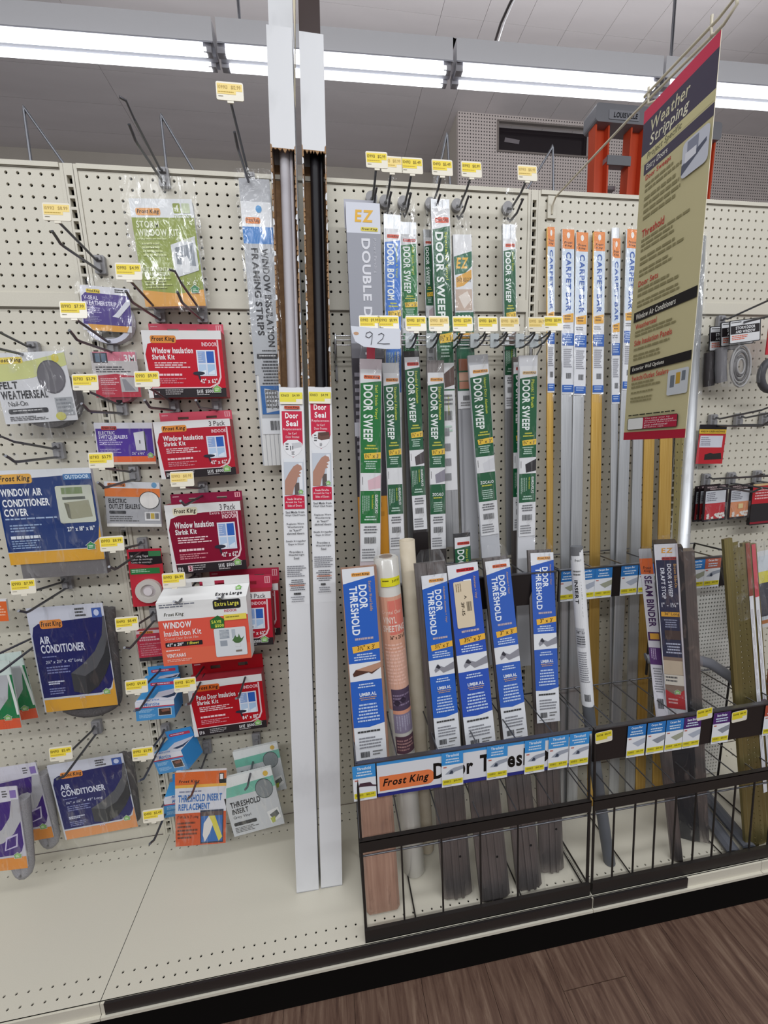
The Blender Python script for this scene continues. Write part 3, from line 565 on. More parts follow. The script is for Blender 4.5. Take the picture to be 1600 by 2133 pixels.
# 3M card
t, a, W, H = card('sealing_tape_card', 'pink and red transparent window sealing tape card under the purple roll', 'package', (1.92,-0.80,63.39,4.35,4.50,0.007), .06, '#b5b1b3')
a.r(0.05, 0, .98, .3, '#dc7f93').r(0, .2, 1, .56, '#cdc9c8').p([(0, 1), (.05, .52), (.5, .48), (1, .54), (1, 1)][::-1], '#b72a3f').r(.05, .02, .36, .24, '#37343b').r(.1, .04, .2, .22, '#6b7f93').r(.23, .04, .33, .22, '#6b7f93')
a.t('3M', .72, .06, .97, .22, '#f4f0f0', 2).m(.08, .32, .9, .47, 3, '#4c4a50', seed=5).m(.15, .58, .55, .74, 4, '#eab9c0').m(.15, .8, .5, .95, 4, '#d98d98').r(.58, .56, .95, .88, '#b9b7b8').p([(.62, .6), (.7, .6), (.9, .86), (.66, .86)][::-1], '#8d8d93')
a.build('printed_label', t)
c = MB(); c.tube([(0, .1, -H/2+1.2), (0, .9, -H/2+1.2)], 1.75, '#8b3040', 24); c.build('tape_reel', t); film(t, -W/2-.1, -H/2-.5, W/2+.2, H/2+.2, -.12, .12, seed=5)
# switch sealers
t, a, W, H = card('sealer_pack', 'purple and orange electric switch sealers pack', 'package', (1.85,-0.80,56.37,5.69,4.37,0.025), .25, '#d9d8dc')
a.r(0, 0, 1, .14, '#e2e2ea').r(0.02, .14, .98, .8, '#4a2796').r(0.02, .8, 1, .94, '#e2622c').r(0, .94, 1, 1, '#d9cdbd').logo(.12, .08, .38, .17, '#c33a2c')
a.t('ELECTRIC', .06, .2, .34, .28, '#e0dbf4', 2).t('SWITCH SEALERS', .06, .29, .55, .38, '#e0dbf4', 2).m(.06, .4, .5, .55, 3, '#b6a8dc').m(.06, .62, .5, .74, 3, '#b6a8dc').p([(.66, .24), (.84, .2), (.84, .66), (.68, .66)][::-1], '#dcdce2').p([(.84, .2), (.86, .22), (.86, .7), (.84, .66)][::-1], '#232').r(.745, .42, .765, .5, '#222').t('2½" x 4½"', .6, .7, .82, .77, '#e8e4f4', 1).house(.92, .78, .3)
a.build('printed_label', t); film(t, -W/2-.1, -H/2-.2, W/2+.15, H/2+1.0, -.15, .12, seed=6)
# outlet sealers
t, a, W, H = card('sealer_pack', 'grey and orange electric outlet sealers pack with a white disc', 'package', (2.18,-1.70,49.94,5.42,4.82,0.073), .25, '#c6c7ca')
a.r(0, 0, 1, .14, '#e0e2e6').r(0, .14, 1, .33, '#e77d35').r(0, .33, 1, .93, '#a7a8ac').r(0, .93, 1, 1, '#e3e2de').logo(.06, .03, .38, .11, '#dd7b36').e(.9, .06, .05, .06, '#6aa2cc')
a.t('ELECTRIC', .06, .37, .38, .47, '#2c2c30', 2).t('OUTLET SEALERS', .06, .49, .62, .6, '#2c2c30', 2).rr(.06, .64, .36, .71, .08, '#2c2c30').m(.06, .76, .6, .9, 3, '#555').e(.8, .4, .19, .2, '#3a3a3a').e(.8, .4, .175, .185, '#e9e6e1').r(.7, .66, .98, .86, '#dedede').r(.73, .69, .8, .82, '#777').r(.81, .69, .88, .82, '#c4a83e').r(.89, .69, .96, .82, '#777')
a.build('printed_label', t); film(t, -W/2-.1, -H/2-.5, W/2+.35, H/2+.3, -.2, .15, seed=7)
# felt weatherseal
t, a, W, H = card('felt_seal_pack', 'bagged grey felt weatherseal roll at the left edge', 'package', (-5.06,-2.00,62.03,6.55,6.63,-0.042), .05, '#d5d6d9')
a.r(0, 0, 1, .18, '#dcdee0').p([(0, .4), (0, .16), (.5, .12), (1, .02), (1, .2), (.5, .36)][::-1], '#cdd18a').e(.86, .1, .05, .06, '#d9cc4a').logo(.04, .06, .42, .15, '#e6cf52').t('FELT', .03, .4, .28, .5, '#26262a', 2).t('WEATHERSEAL', .03, .53, .66, .65, '#26262a', 2).t('Nail-On', .1, .68, .36, .75, '#26262a', 0)
a.rr(.08, .79, .62, .86, .15, '#2e2e33').m(.14, .81, .56, .84, 1, '#ccc').m(.08, .9, .6, .97, 3, '#4c4c50').e(.76, .36, .19, .24, '#55535a').e(.76, .36, .18, .22, '#68666c').r(.74, .66, .98, .92, '#9da0a4').m(.76, .68, .97, .9, 4, '#7c8085').e(.78, .93, .07, .06, '#c9c452')
a.build('printed_label', t); n = 36; vs = [(.6+2.95*math.cos(2*math.pi*i/n)*(1 if q == 0 else .35), yy, -.95+2.95*math.sin(2*math.pi*i/n)*(1 if q == 0 else .35)) for yy in (.08, 1.2) for q in (0, 1) for i in range(n)]
MB().mesh(vs, [(i, (i+1) % n, n+(i+1) % n, n+i) for i in range(n)]+[(2*n+i, 2*n+(i+1) % n, (i+1) % n, i) for i in range(n)], 'foam_dark').build('felt_roll', t)
film(t, -W/2, -H/2-1.8, W/2+1.4, H/2+.3, -.3, .3, seed=8, key='film_dense')
# window AC cover
t, a, W, H = card('conditioner_cover_pack', 'blue and yellow outdoor window air conditioner cover pack', 'package', (-5.36,-2.60,49.26,8.85,9.64,0.003), .35, '#c9cbd0', rad=.2)
a.r(0, 0, 1, .1, '#dfe2e6').p([(0, 0), (.45, .0), (.45, .1), (0, .1)][::-1], '#dfe2e6').p([(0, .86), (0, .17), (.03, .1), (1, .06), (1, .6), (.97, .76), (.85, .86)], '#143370').r(0, .87, 1, 1, '#dba233').p([(.85, .87), (.97, .77), (1, .62), (1, .87)][::-1], '#dba233')
a.logo(.03, .04, .38, .14, '#e2aa45').rr(.7, .06, .99, .12, .1, '#4577ad').t('OUTDOOR', .72, .07, .97, .11, '#cfe0f0', 2).t('WINDOW AIR', .04, .19, .46, .27, '#eef1f6', 2).t('CONDITIONER', .04, .3, .52, .38, '#eef1f6', 2).t('COVER', .04, .4, .28, .48, '#eef1f6', 2).m(.04, .5, .58, .53, 1, '#9fb4d4')
a.m(.07, .57, .42, .66, 3, '#8fa6cc').m(.06, .74, .42, .84, 4, '#8fa6cc').m(.06, .69, .4, .73, 1, '#dfe6f0', fill=.8).rr(.6, .18, .98, .58, .2, '#c7cbbb').r(.66, .2, .88, .27, '#7c8d63').r(.66, .3, .9, .33, '#5a5f58').p([(.67, .36), (.93, .34), (.95, .52), (.72, .54)][::-1], '#9b9a82').p([(.67, .36), (.72, .38), (.72, .54), (.69, .52)][::-1], '#6e6e5c')
a.t('27" x 18" x 16"', .66, .62, .95, .67, '#e8edf4', 2).house(.88, .84, .45, '#3f9a5c')
a.build('printed_label', t); MB().box(-W/2+.8, .1, -H/2-1.6, W/2, .8, -H/2+1, '#716e6f').build('folded_cover', t); film(t, -W/2+.5, -H/2-1.9, W/2+.3, H/2+1.6, -.3, .3, seed=9)
# mounting tape card
t, a, W, H = card('mounting_tape_card', 'red blister card of mounting tape with white reel', 'package', (2.15,-1.00,41.53,3.55,6.66,0.027), .06, '#c2303e')
a.r(0, 0, 1, .04, '#b82238').p([(.05, .04), (.98, .04), (1, .26), (.6, .28), (.08, .24)][::-1], '#211c20').t('Mounting Tape', .1, .1, .6, .15, '#e8e4e4', 1).t('Ruban de montage', .1, .16, .72, .2, '#d0caca', 1).t('Cinta de montaje', .1, .21, .68, .25, '#d0caca', 1).r(.62, .04, .98, .13, '#3d7d50').r(.04, .33, .9, .43, '#2f8045').m(.08, .35, .7, .41, 2, '#b8dcc0')
a.build('printed_label', t); n = 28
vs = [(.15+r*math.cos(2*math.pi*i/n), yy, -H*.22+r*math.sin(2*math.pi*i/n)) for yy, r in ((-.02, 1.35), (-.45, 1.35), (-.45, .8), (-.1, .7), (-.1, .45), (-.5, .45), (-.5, .0)) for i in range(n)]
MB().mesh(vs, [(k*n+i, k*n+(i+1) % n, (k+1)*n+(i+1) % n, (k+1)*n+i) for k in range(3) for i in range(n)], '#c9c4bd').mesh(vs, [(k*n+i, k*n+(i+1) % n, (k+1)*n+(i+1) % n, (k+1)*n+i) for k in range(3, 6) for i in range(n)], '#d9d2d4').build('tape_reel', t)
# air conditioner foam packs
def ac_pack(rc, label, l0, size, top, seed, foam_bottom, H2=0):
    t, a, W, H = card('foam_seal_pack', label, 'package', rc, .06, '#c9cdd6', rad=.1)
    a.r(0, 0, 1, .15, '#cfd2de').p([(.02, .86), (.02, .26), (.05, .18), (.12, .15), (.98, .12), (.99, .74), (.94, .82), (.8, .86)], '#10155c').p([(.02, .88), (.8, .88), (.96, .83), (1, .72), (1, 1), (.02, 1)][::-1], top)
    a.logo(.14, .12, .43, .2, '#df8a3a').m(.62, .03, .76, .12, 3, '#444', fill=.6).r(.84, .04, .97, .13, '#3c5ca8').e(.9, .085, .035, .03, '#c6d0ea')
    a.t('AIR', .1, .27, .24, .34, '#d7daea', 2).t('CONDITIONER', .1, .35, .68, .43, '#d7daea', 2).m(.1, .46, .36, .48, 1, '#7f86b8').t(size, .13, .5, .62, .54, '#cfd4ea', 1, it=.2).m(.13, .56, .5, .64, 3, '#7f86b8').m(.12, .7, .34, .74, 2, '#cfd4ea', fill=.7).m(.12, .77, .38, .84, 3, '#7f86b8')
    # printed foam strip curving down across the label
    a.p([(.98, .12), (.93, .3), (.8, .45), (.62, .56), (.44, .64), (.62, .68), (.79, .61), (.92, .48), (1.0, .33), (1.0, .12)], '#55565a').p([(.62, .68), (.79, .61), (.92, .48), (1.0, .33), (1.0, .54), (.9, .68), (.78, .79), (.62, .86)], '#2a2b2e').p([(.44, .64), (.62, .68), (.62, .86), (.44, .82)][::-1], '#3a3b3e').t(l0, .5, .865, .6, .895, '#cfd4ea', 1)
    a.house(.88, .85, .38); a.build('printed_label', t)
    f = MB(); r = W*.46; n = 22
    for k in range(2):
        r = W*.36; pts = [(.55+(r-.3*k)*math.cos(math.radians(180+180*i/n)), .8+.3*k, -H/2+(.6 if not k else .9)+(foam_bottom)*math.sin(math.radians(180+180*i/n))) for i in range(n+1)]
        pts = [(pts[0][0], pts[0][1], H/2-1.2)]+pts+[(pts[-1][0]+.6*(k == 0), pts[-1][1], H/2-1.0)]
        f.tube(pts, .62, 'foam_dark', 8)
    f.build('foam_strip', t); film(t, -W/2-.7, -H/2-2.0, W/2+1.5, H/2+2.0, -.3, .3, seed=seed); return t
ac_pack((-5.85,-2.30,33.46,7.43,12.19,0.011), 'larger blue air conditioner foam seal pack for extra wide gaps', '2¼"', '2¼" x 2¼" x 42" Long', '#dba233', 10, 1.6)
ac_pack((-6.28,-2.50,16.15,7.94,9.99,-0.037), 'smaller blue air conditioner foam seal pack near the deck', '1¼"', '1¼" x 1¼" x 42" Long', '#dd955c', 11, .3)
# red small box
t, a, W, H = card('repair_tape_box', 'small red boxed tape half hidden behind the extra large kit', 'package', (2.47,-1.20,33.51,4.52,3.72,0.012), .6, '#a82a3c')
a.r(0, 0, 1, .12, '#d9c4c8').r(0, .1, 1, .88, '#c22c48').r(0, .88, 1, 1, '#2f2b2e').logo(.08, .02, .4, .1, '#df8a3a').m(.06, .2, .6, .36, 2, '#eab9c4', fill=.7).m(.06, .42, .6, .85, 6, '#d9808f').build('printed_label', t); film(t, -W/2, -H/2, W/2, H/2+1.2, -.1, .1, 8, 8, seed=12)
# blue rope caulk boxes
def caulk(x, y, z, rot, label, W=3.9, H=2.2, D=2.5, grp=None):
    t = thing('rope_caulk_box', label, 'box', (x, y, z), rot, grp)
    b = MB(); b.box(-W/2, 0, -H/2, W/2, D, H/2, '#3585c4'); b.build('carton', t)
    MB().box(-W/2+.3, D-.1, H/2, W/2-.1, D, H/2+1.1, '#3f93d2').build('header_tab', t)
    a = Art(W, H, 0); a.r(0, 0, 1, .3, '#dfe0e8').r(0, .27, 1, .33, '#c23b54').t('Mortite', .22, .05, .62, .25, '#5f87c4', 2, it=.3).r(0, .33, 1, 1, '#4a93cc').m(.08, .42, .5, .6, 3, '#a8cfec').m(.08, .68, .5, .88, 4, '#a8cfec').r(.57, .4, .92, .82, '#cfd6dc').r(.59, .43, .9, .79, '#46352f').p([(.65, .5), (.85, .45), (.88, .58), (.68, .62)][::-1], '#8a5f50'); a.build('printed_face', t)
    a = Art(W, D, 0); a.r(0, 0, 1, 1, '#4aa3e0').p([(.45, .35), (1, .1), (1, 1), (0, 1), (0, .85), (.42, .8)][::-1], '#dfe0e8').p([(.6, .75), (.85, .6), (.98, .3), (.96, .75), (.8, .85)], '#34465f').t('Mortite', .2, .84, .6, .97, '#5f87c4', 2)
    q = a.build('printed_top', t); q.location = (0, D/2*I, H/2*I); q.rotation_euler = (-math.pi/2, 0, 0)
    a = Art(W-.4, .8, 0); a.rr(.1, .3, .9, .75, .1, '#c23b54').m(.15, .42, .85, .6, 1, '#e9c0c8', fill=.9); q = a.build('printed_tab', t); q.location = (.1*I, (D-.11)*I, (H/2+.55)*I); return t
caulk(2.75, -4.6, 27.6, (0, .05, .03), 'blue caulk box at the front of the upper hook')
caulk(2.3, -2.0, 28.5, (0, .02, .02), 'blue caulk box behind the front one on the upper hook', W=3.7, D=1.2)
caulk(3.1, -3.9, 20.4, (.0, -.30, -.32), 'tilted blue caulk box on the middle hook, turned sideways', W=4.2, H=2.4)
caulk(3.4, -3.2, 13.8, (0, .1, .1), 'blue caulk box nearest the deck, half behind the orange bag', W=3.9, H=2.4)
# threshold insert bags
t, a, W, H = card('threshold_insert_bag', 'orange and white threshold insert replacement bag', 'package', (6.03,-4.60,14.46,5.55,9.75,0.111), .3, '#d7d4d2', rad=.15)
a.r(0, 0, 1, .17, '#dd6a2a').r(0, .17, 1, .21, '#e9b34a').r(0, .21, 1, .55, '#d8dae2').r(0, .55, .5, 1, '#cd5526').r(.5, .55, 1, 1, '#cd5526').logo(.05, .09, .5, .16, '#dd6a2a').m(.08, .25, .7, .29, 1, '#8a90a8').t('THRESHOLD INSERT', .06, .3, .92, .4, '#2f6fb8', 2, it=.1).t('REPLACEMENT', .06, .42, .68, .51, '#2f6fb8', 2, it=.1)
a.t('1" Wide X 3\' Long', .04, .58, .45, .63, '#3a2018', 1).m(.04, .67, .44, .92, 5, '#6a3018').r(.49, .52, .95, .98, '#27324a').r(.51, .6, .93, .96, '#2e69b0').r(.51, .54, .93, .6, '#5b4a4a').p([(.66, .6), (.78, .6), (.93, .9), (.86, .96)], '#d8cc4a').p([(.54, .86), (.56, .7), (.66, .6), (.74, .72), (.68, .84), (.58, .96)][::-1], '#dfdcd8').r(.86, .03, .95, .12, '#2b2b2b').r(.875, .04, .935, .11, '#e9e9e9')
a.build('printed_label', t); film(t, -W/2, -H/2-.9, W/2+.6, H/2+1.5, -.3, .25, seed=13)
for (rc, lb, yy) in (((12.61,-3.00,16.83,5.25,6.61,-0.096), 'rear mint and white threshold insert bag', 0), ((11.78,-4.60,14.25,5.94,8.02,-0.121), 'front mint and white threshold insert bag with vinyl coil window', 1)):
    t, a, W, H = card('threshold_insert_bag', lb, 'package', rc, .3, '#c9cdca', rad=.15)
    a.r(0, 0, 1, .17, '#dfe2e0').p([(0, .17), (1, .14), (1, .32), (0, .34)][::-1], '#73b8a3').r(0, .33, 1, 1, '#c3c6c8').e(.87, .08, .05, .045, '#d8b34a').e(.78, .32, .17, .17, '#3f4a4c').e(.78, .32, .16, .155, '#83898b').t('THRESHOLD', .08, .42, .66, .52, '#26262a', 2, it=.1).t('INSERT', .08, .54, .4, .63, '#26262a', 2, it=.1).t('Grey Vinyl', .08, .66, .42, .72, '#26262a', 0)
    a.rr(.06, .77, .5, .83, .15, '#2e3032').m(.06, .86, .55, .96, 4, '#666').p([(.72, .72), (.95, .68), (.97, .86), (.76, .94)][::-1], '#dfe0de').p([(.76, .78), (.92, .72), (.95, .8), (.82, .88)][::-1], '#5a5f5c').p([(.76, .84), (.86, .82), (.84, .92), (.78, .93)][::-1], '#a8b13c')
    a.build('printed_label', t); film(t, -W/2-.1, -H/2-.3, W/2+.2, H/2+1.0, -.25, .22, seed=14+yy)
# green/orange packs and purple packs at the left edge
for (rc, lb) in (((-12.71,-2.00,30.63,3.79,8.01,-0.046), 'green and orange foam seal bag at the left edge, rear of two'), ((-12.31,-4.40,31.18,3.78,7.57,0.022), 'green and orange foam seal bag at the left edge, front of two')):
    t, a, W, H = card('foam_seal_pack', lb, 'package', rc, .1, '#cfd6d2', rad=.15)
    a.r(0, 0, 1, .2, '#d5e4de').r(0, .2, 1, .85, '#157a45').r(0, .85, 1, 1, '#df5b35').p([(.5, .2), (.92, .2), (.8, .55), (.5, .75)][::-1], '#b9bbbf').p([(.88, .2), (.94, .2), (1, .6), (1, .8), (.95, .8), (.93, .6)][::-1], '#dfe4e0').house(.72, .83, .36); a.build('printed_label', t); film(t, -W/2-.2, -H/2-.5, W/2+.2, H/2+1.5, -.2, .2, seed=17)
for (rc, lb, sd) in (((-13.85,-2.40,16.47,4.89,9.95,-0.026), 'purple foam seal pack for large gaps, rear of two', 18), ((-14.24,-5.20,16.27,4.86,10.17,0.064), 'purple foam seal pack for large gaps, front of two at the left edge', 19)):
    t, a, W, H = card('foam_seal_pack', lb, 'package', rc, .1, '#c9c7d2', rad=.15)
    a.r(0, 0, 1, .17, '#dad8e2').p([(0, .84), (0, .2), (.98, .16), (.98, .7), (.93, .78), (.85, .82)], '#3b1478').r(0, .85, 1, 1, '#de8e38').p([(.86, .15), (1, .15), (1, .4), (.82, .56), (.6, .66), (.3, .7), (.3, .58), (.6, .5), (.78, .36)], '#b9b9bd').m(.7, .04, .82, .13, 3, '#555').r(.85, .04, .97, .13, '#8a74b8')
    a.p([(.6, .76), (.66, .6), (.9, .56), (.86, .72)], '#c9c1de').p([(.63, .745), (.685, .62), (.87, .585), (.835, .705)], '#3b1478').house(.84, .83, .4); a.build('printed_label', t)
    f = MB(); f.tube([(W*.3+.5*math.cos(math.radians(a_)), .7, -H/2+.2+(1.6)*math.sin(math.radians(a_))) for a_ in range(180, 361, 20)]+[(W*.3+.9, .7, H/2-2)], .6, 'foam_grey', 8); f.build('foam_strip', t)
    film(t, -W/2-.3, -H/2-2.2, W/2+1.0, H/2+1.8, -.3, .3, seed=sd)
# ------------------------------------------------------------------ two tall white cartons of door seal
def carton(p0, p1, W, label, seal, shift, seed):
    M, L_ = leanM(p0, p1); t = thing('door_seal_carton', label, 'carton', M=M); s1, s2 = 54.6, 77.6; D = 2.2; rg = random.Random(seed)
    b = MB(); b.box(-W/2, 0, 0, W/2, .12, s1, 'carton_white').box(-W/2, 0, s2, W/2, .12, L_, 'carton_white'); b.build('front_panel', t)
    for s in (-1, 1):
        q = MB(); x0, x1 = (s*W/2, s*(W/2-.1)); q.box(min(x0, x1), 0.12, 0, max(x0, x1), D, L_-(0 if s < 0 else .4), 'carton_white')
        xi = s*(W/2-.1); xj = s*(W/2-.13); q.box(min(xi, xj), .1, s1, max(xi, xj), D, s2, 'cardboard'); q.build('side_panel', t)
    q = MB(); q.box(-W/2, D-.1, 0, W/2, D, L_+(9.0 if seed == 1 else .3), 'carton_white'); q.box(-W/2+.1, D-.16, s1, W/2-.1, D-.1, s2, 'cardboard'); q.build('back_panel', t)
    MB().box(-W/2, 0, 0, W/2, D, .1, 'carton_white').build('base_flap', t)
    if seed == 2: MB().box(-W/2-.1, D+.05, L_-8, W/2-.3, D+.2, L_+9, '#433735').build('dark_backing', t)
    if seed == 1: MB().mesh([(W/2, .1, L_-6), (W/2+.25, .3, L_-1), (W/2+.15, .5, L_+4), (W/2+.5, .6, L_+6), (W/2+.35, .7, L_+1), (W/2+.12, .4, L_-7)], [(0, 1, 2, 3, 4, 5)], '#cfc5ac').build('torn_strip', t)
    # torn, ragged edges around the cut window
    q = MB()
    for side in (-1, 1):
        z = s1; 
        while z < s2:
            h = .25+rg.random()*.6; dx = .05+.16*rg.random(); x0 = side*W/2
            q.mesh([(x0, -.02, z), (x0-side*dx, -.03, z+h*.2), (x0-side*dx*.8, -.03, z+h*.8), (x0, -.02, z+h), (x0, .1, z), (x0-side*dx, .1, z+h*.2), (x0-side*dx*.8, .1, z+h*.8), (x0, .1, z+h)], [(0, 1, 2, 3) if side > 0 else (3, 2, 1, 0), (1, 5, 6, 2), (0, 4, 5, 1), (3, 2, 6, 7)], 'cardboard' if rg.random() < .72 else 'carton_white'); z += h*.95
    x = -W/2
    while x < W/2-.1:
        dx = .2+rg.random()*.3; x2 = min(x+dx, W/2); h = .1+.35*rg.random()
        q.mesh([(x, -.02, s2), (x2, -.02, s2), ((x+x2)/2, -.02, s2-h), (x, .1, s2), (x2, .1, s2), ((x+x2)/2, .1, s2-h)], [(0, 2, 1), (0, 3, 5, 2), (2, 5, 4, 1)], 'cardboard'); x = x2
    q.build('torn_edge', t)
    q = MB(); k = seal
    q.tube([(.05, 1.15, 1), (.05, 1.15, s2+6)], .52, k, 12); q.box(.1, 1.1, 1, .85, 1.7, s2+6, k); q.tube([(.7, 1.0, 1), (.7, 1.0, s2+6)], .18, k, 8); q.build('door_seal', t)
    q = MB(); n = 16
    q.mesh([(.5*math.cos(math.pi*i/(n-1)+math.pi), -.006, s1+.42*math.sin(math.pi*i/(n-1)+math.pi)) for i in range(n)], [tuple(range(n))], k if seed == 1 else '#151113'); q.build('notch', t)
    LH = 22.4; a = Art(W, LH, 0); o = shift
    a.r(0, 0, 1, 1, '#e0e1e3').r(.08, .105-o, .92, .25-o, '#c52243').p([(.08, .25-o), (.92, .25-o), (.82, .28-o), (.5, .315-o), (.18, .28-o)][::-1], '#c52243')
    a.t('Door', .22, .112-o, .76, .138-o, '#f4f2f2', 2).t('Seal', .25, .147-o, .74, .173-o, '#f4f2f2', 2).t('Replacement', .12, .181-o, .88, .194-o, '#efc9d0', 1).t('for Kerf', .33, .2-o, .68, .211-o, '#efc9d0', 1).t('Door Frames', .22, .216-o, .78, .227-o, '#efc9d0', 1)
    a.p([(.12, .25-o), (.3, .235-o), (.7, .235-o), (.88, .25-o), (.86, .28-o), (.72, .3-o), (.5, .312-o), (.28, .3-o), (.14, .28-o)][::-1], '#e6e6e8')
    if seed == 1: a.p([(.45, .25-o), (.85, .245-o), (.85, .268-o), (.5, .275-o)][::-1], '#c3c4c8').m(.38, .262-o, .56, .285-o, 2, '#55565a', rot=1)
    else: a.p([(.38, .24-o), (.85, .236-o), (.88, .25-o), (.5, .258-o)][::-1], '#5a3f38').p([(.38, .24-o), (.5, .258-o), (.88, .25-o), (.88, .268-o), (.52, .276-o), (.36, .268-o)][::-1], '#6b4c43')
    a.m(.2, .25-o, .34, .285-o, 3, '#55565a').m(.44, .288-o, .58, .305-o, 3, '#55565a')
    a.r(.1, .32-o, .92, .485-o, '#c3c9d2').r(.1, .32-o, .92, .335-o, '#dfe2e6').r(.72, .34-o, .86, .46-o, '#e2e4e8').r(.52, .43-o, .72, .485-o, '#5f5552')
    a.p([(.1, .485-o), (.12, .42-o), (.3, .385-o), (.5, .355-o), (.66, .345-o), (.82, .352-o), (.86, .37-o), (.72, .378-o), (.82, .385-o), (.72, .392-o), (.78, .402-o), (.66, .405-o), (.62, .425-o), (.5, .45-o), (.42, .485-o)], '#b08472').house(.78, .472-o, .26)
    a.p([(.08, .492-o), (.5, .486-o), (.92, .492-o), (.92, .55-o), (.08, .55-o)][::-1], '#c52243')
    for tx, f in (('Seals Drafts', .5), ('Around the Top &', .515), ('Sides of Doors', .53)): a.t(tx.replace('&', '+'), .2 if f != .515 else .12, f-o, .8 if f != .515 else .88, f+.01-o, '#f3dfe2', 1)
    for txs, f in ((('Seal Made from', 'Vinyl Clad Foam'), .56), (('Replaces Worn', 'Weatherstrip', 'in "kerf"', 'slotted doors'), .615), (('Seals Irregular', 'Gaps in Door'), .695), (('Provides a', 'Weathertight', 'Seal'), .745)):
        for j, tx in enumerate(txs):
            wq = .028*len(tx); a.t(tx, .5-wq, f+.0145*j-o, .5+wq, f+.0145*j+.0105-o, '#3f4046', 1)
    a.m(.08, .815-o, .9, .87-o, 6, '#8b8c92', seed=4).m(.15, .88-o, .85, .935-o, 6, '#6f7076', cen=1).m(.15, .905-o, .85, .915-o, 1, '#c9826a', cen=1).m(.34, .942-o, .66, .952-o, 1, '#333', fill=1).m(.2, .96-o, .8, .99-o, 3, '#9a9ba0', cen=1)
    a.r(.03, .022, .97, .075, '#efe9d8').r(.03, .022, .97, .052, '#e8dc4a').r(.03, .052, .7, .065, '#e8dc4a').t('101613', .08, .03, .4, .042, '#6f6420', 1).t('$4.99', .55, .03, .85, .043, '#6f6420', 1)
    if o == 0: a.logo(.2, .083, .84, .096, '#c8543c')
    q = a.build('printed_label', t); q.location = (0, 0, (s1-LH/2-.05)*I)
    return t
carton((17.98, -9.75, 7.03), (20.9, -.85, 95.3), 2.4, 'left one of two tall white cartons, its torn window showing a white seal', '#b9b6bb', 0, 1)
carton((20.6, -9.75, 7.03), (23.95, -.9, 95.0), 2.35, 'right one of two tall white cartons, its torn window showing a black seal', '#17151a', .035, 2)
# ------------------------------------------------------------------ hooks and long packs of the middle bay
for (x, z, f_, lb, pr) in ((29.3, 81.2, 0, 'peg hook over the tall grey double draft pack', '12.99'), (30.75, 80.9, 1, 'peg hook with pale peach tag over the blue door bottom', '10.99'), (32.75, 80.9, 0, 'peg hook over the first glossy green door sweep, top row', '5.49'),
        (35.76, 80.9, 0, 'peg hook over the overlapping wide green door sweeps, top row', '5.49'), (38.75, 80.9, 0, 'peg hook over the two-part draft sweep with amber lettering, top row', '10.99'), (44.65, 80.9, 1, 'rightmost top row peg hook, its tag blank and faded', '10.99')):
    t = thing('peg_hook', lb, 'hook', (x, 0, z))
    MB().tube([(0, -.06, 0), (0, -.5, 0)], .62, 'bracket_grey', 14).build('bracket', t)
    MB().tube([(0, -.4, -1.1), (0, -1.0, -1.7), (0, -2.6, -1.75), (0, -3.3, -1.4), (.12, -3.7, -1.0)], .12, 'dark_wire', 8).build('hook_wire', t)
    MB().tube([(0, -.3, .0), (0, -1.2, -.6), (0, -3.4, -.3), (0, -4.4, .1)], .12, 'dark_wire', 8).build('tag_arm', t)
    price_tag(t, (.1, -4.5, 1.0-.15), pr, 2.1, 1.5, faded=f_)
t = thing('hook_rack', 'chrome three-wire rack bar spanning in front of the middle bay', 'rack')
for z in (66.75, 66.3, 65.8): MB().tube([(24.55, -2.5, z), (48.2, -2.5, z)], .085, 'chrome', 8).build('rack_wire', t)
for x in (24.6, 47.9):
    MB().tube([(x, -2.5, 66.9), (x, -2.7, 66.3), (x, -2.5, 65.6), (x, -1.2, 64.6), (x, -.1, 64.2)], .1, 'chrome', 8).tube([(x, -2.5, 66.75), (x, -1.2, 66.6), (x, -.1, 66.7)], .1, 'chrome', 8).build('rack_arm', t)
    MB().box(x-.12, -.3, 62.6, x+.12, -.02, 67, 'bracket_grey').build('rack_bracket', t)
BH = [(28.1, 'leftmost rack hook, its yellow tag wrapped in clear tape', '9.99'), (29.9, 'second rack hook from the left, tag beside the taped one', '11.99'), (32.6, 'rack hook over the brown aluminium sweep', '17.99'), (34.9, 'rack hook with peach tag over the fourth sweep', '15.99'), (37.3, 'rack hook right of the wide green sweep', '23.99'), (39.9, 'rack hook over the heavy duty sweep', '16.99'), (42.2, 'rack hook with peach tag left of the brush sweeps', '16.99'), (45.2, 'rack hook over the plastic brush sweep', '16.99'), (46.9, 'rightmost rack hook, by the yellow carpet bar', '13.99')]
for i, (x, lb, pr) in enumerate(BH):
    t = thing('rack_hook', lb, 'hook', (x, -2.5, 66.2))
    MB().rbox(-.5, -.28, -.75, .5, -.1, .75, .08, '#b9c0c2').build('clip', t)
    MB().tube([(0, -.2, -.75), (.02, -.9, -.85), (.03, -2.3, -.7), (.04, -3.1, -.3), (.05, -3.5, .05)], .11, 'dull_wire', 8).build('hook_wire', t)
    MB().tube([(0, -.2, .1), (0, -1.0, -.2), (0, -2.6, -.1), (-.25, -4.3, .1)], .1, 'dull_wire', 8).build('tag_arm', t)
    price_tag(t, (-.3, -4.45, .45+.1*(i == 8)), pr, 2.05, 1.45, faded=(i in (3, 6, 7)))
t = thing('paper_tag', 'white paper tag with handwritten 92 hanging on the rack hooks', 'tag', (28.3, -7.35, 65.25), (.05, .03, 0))
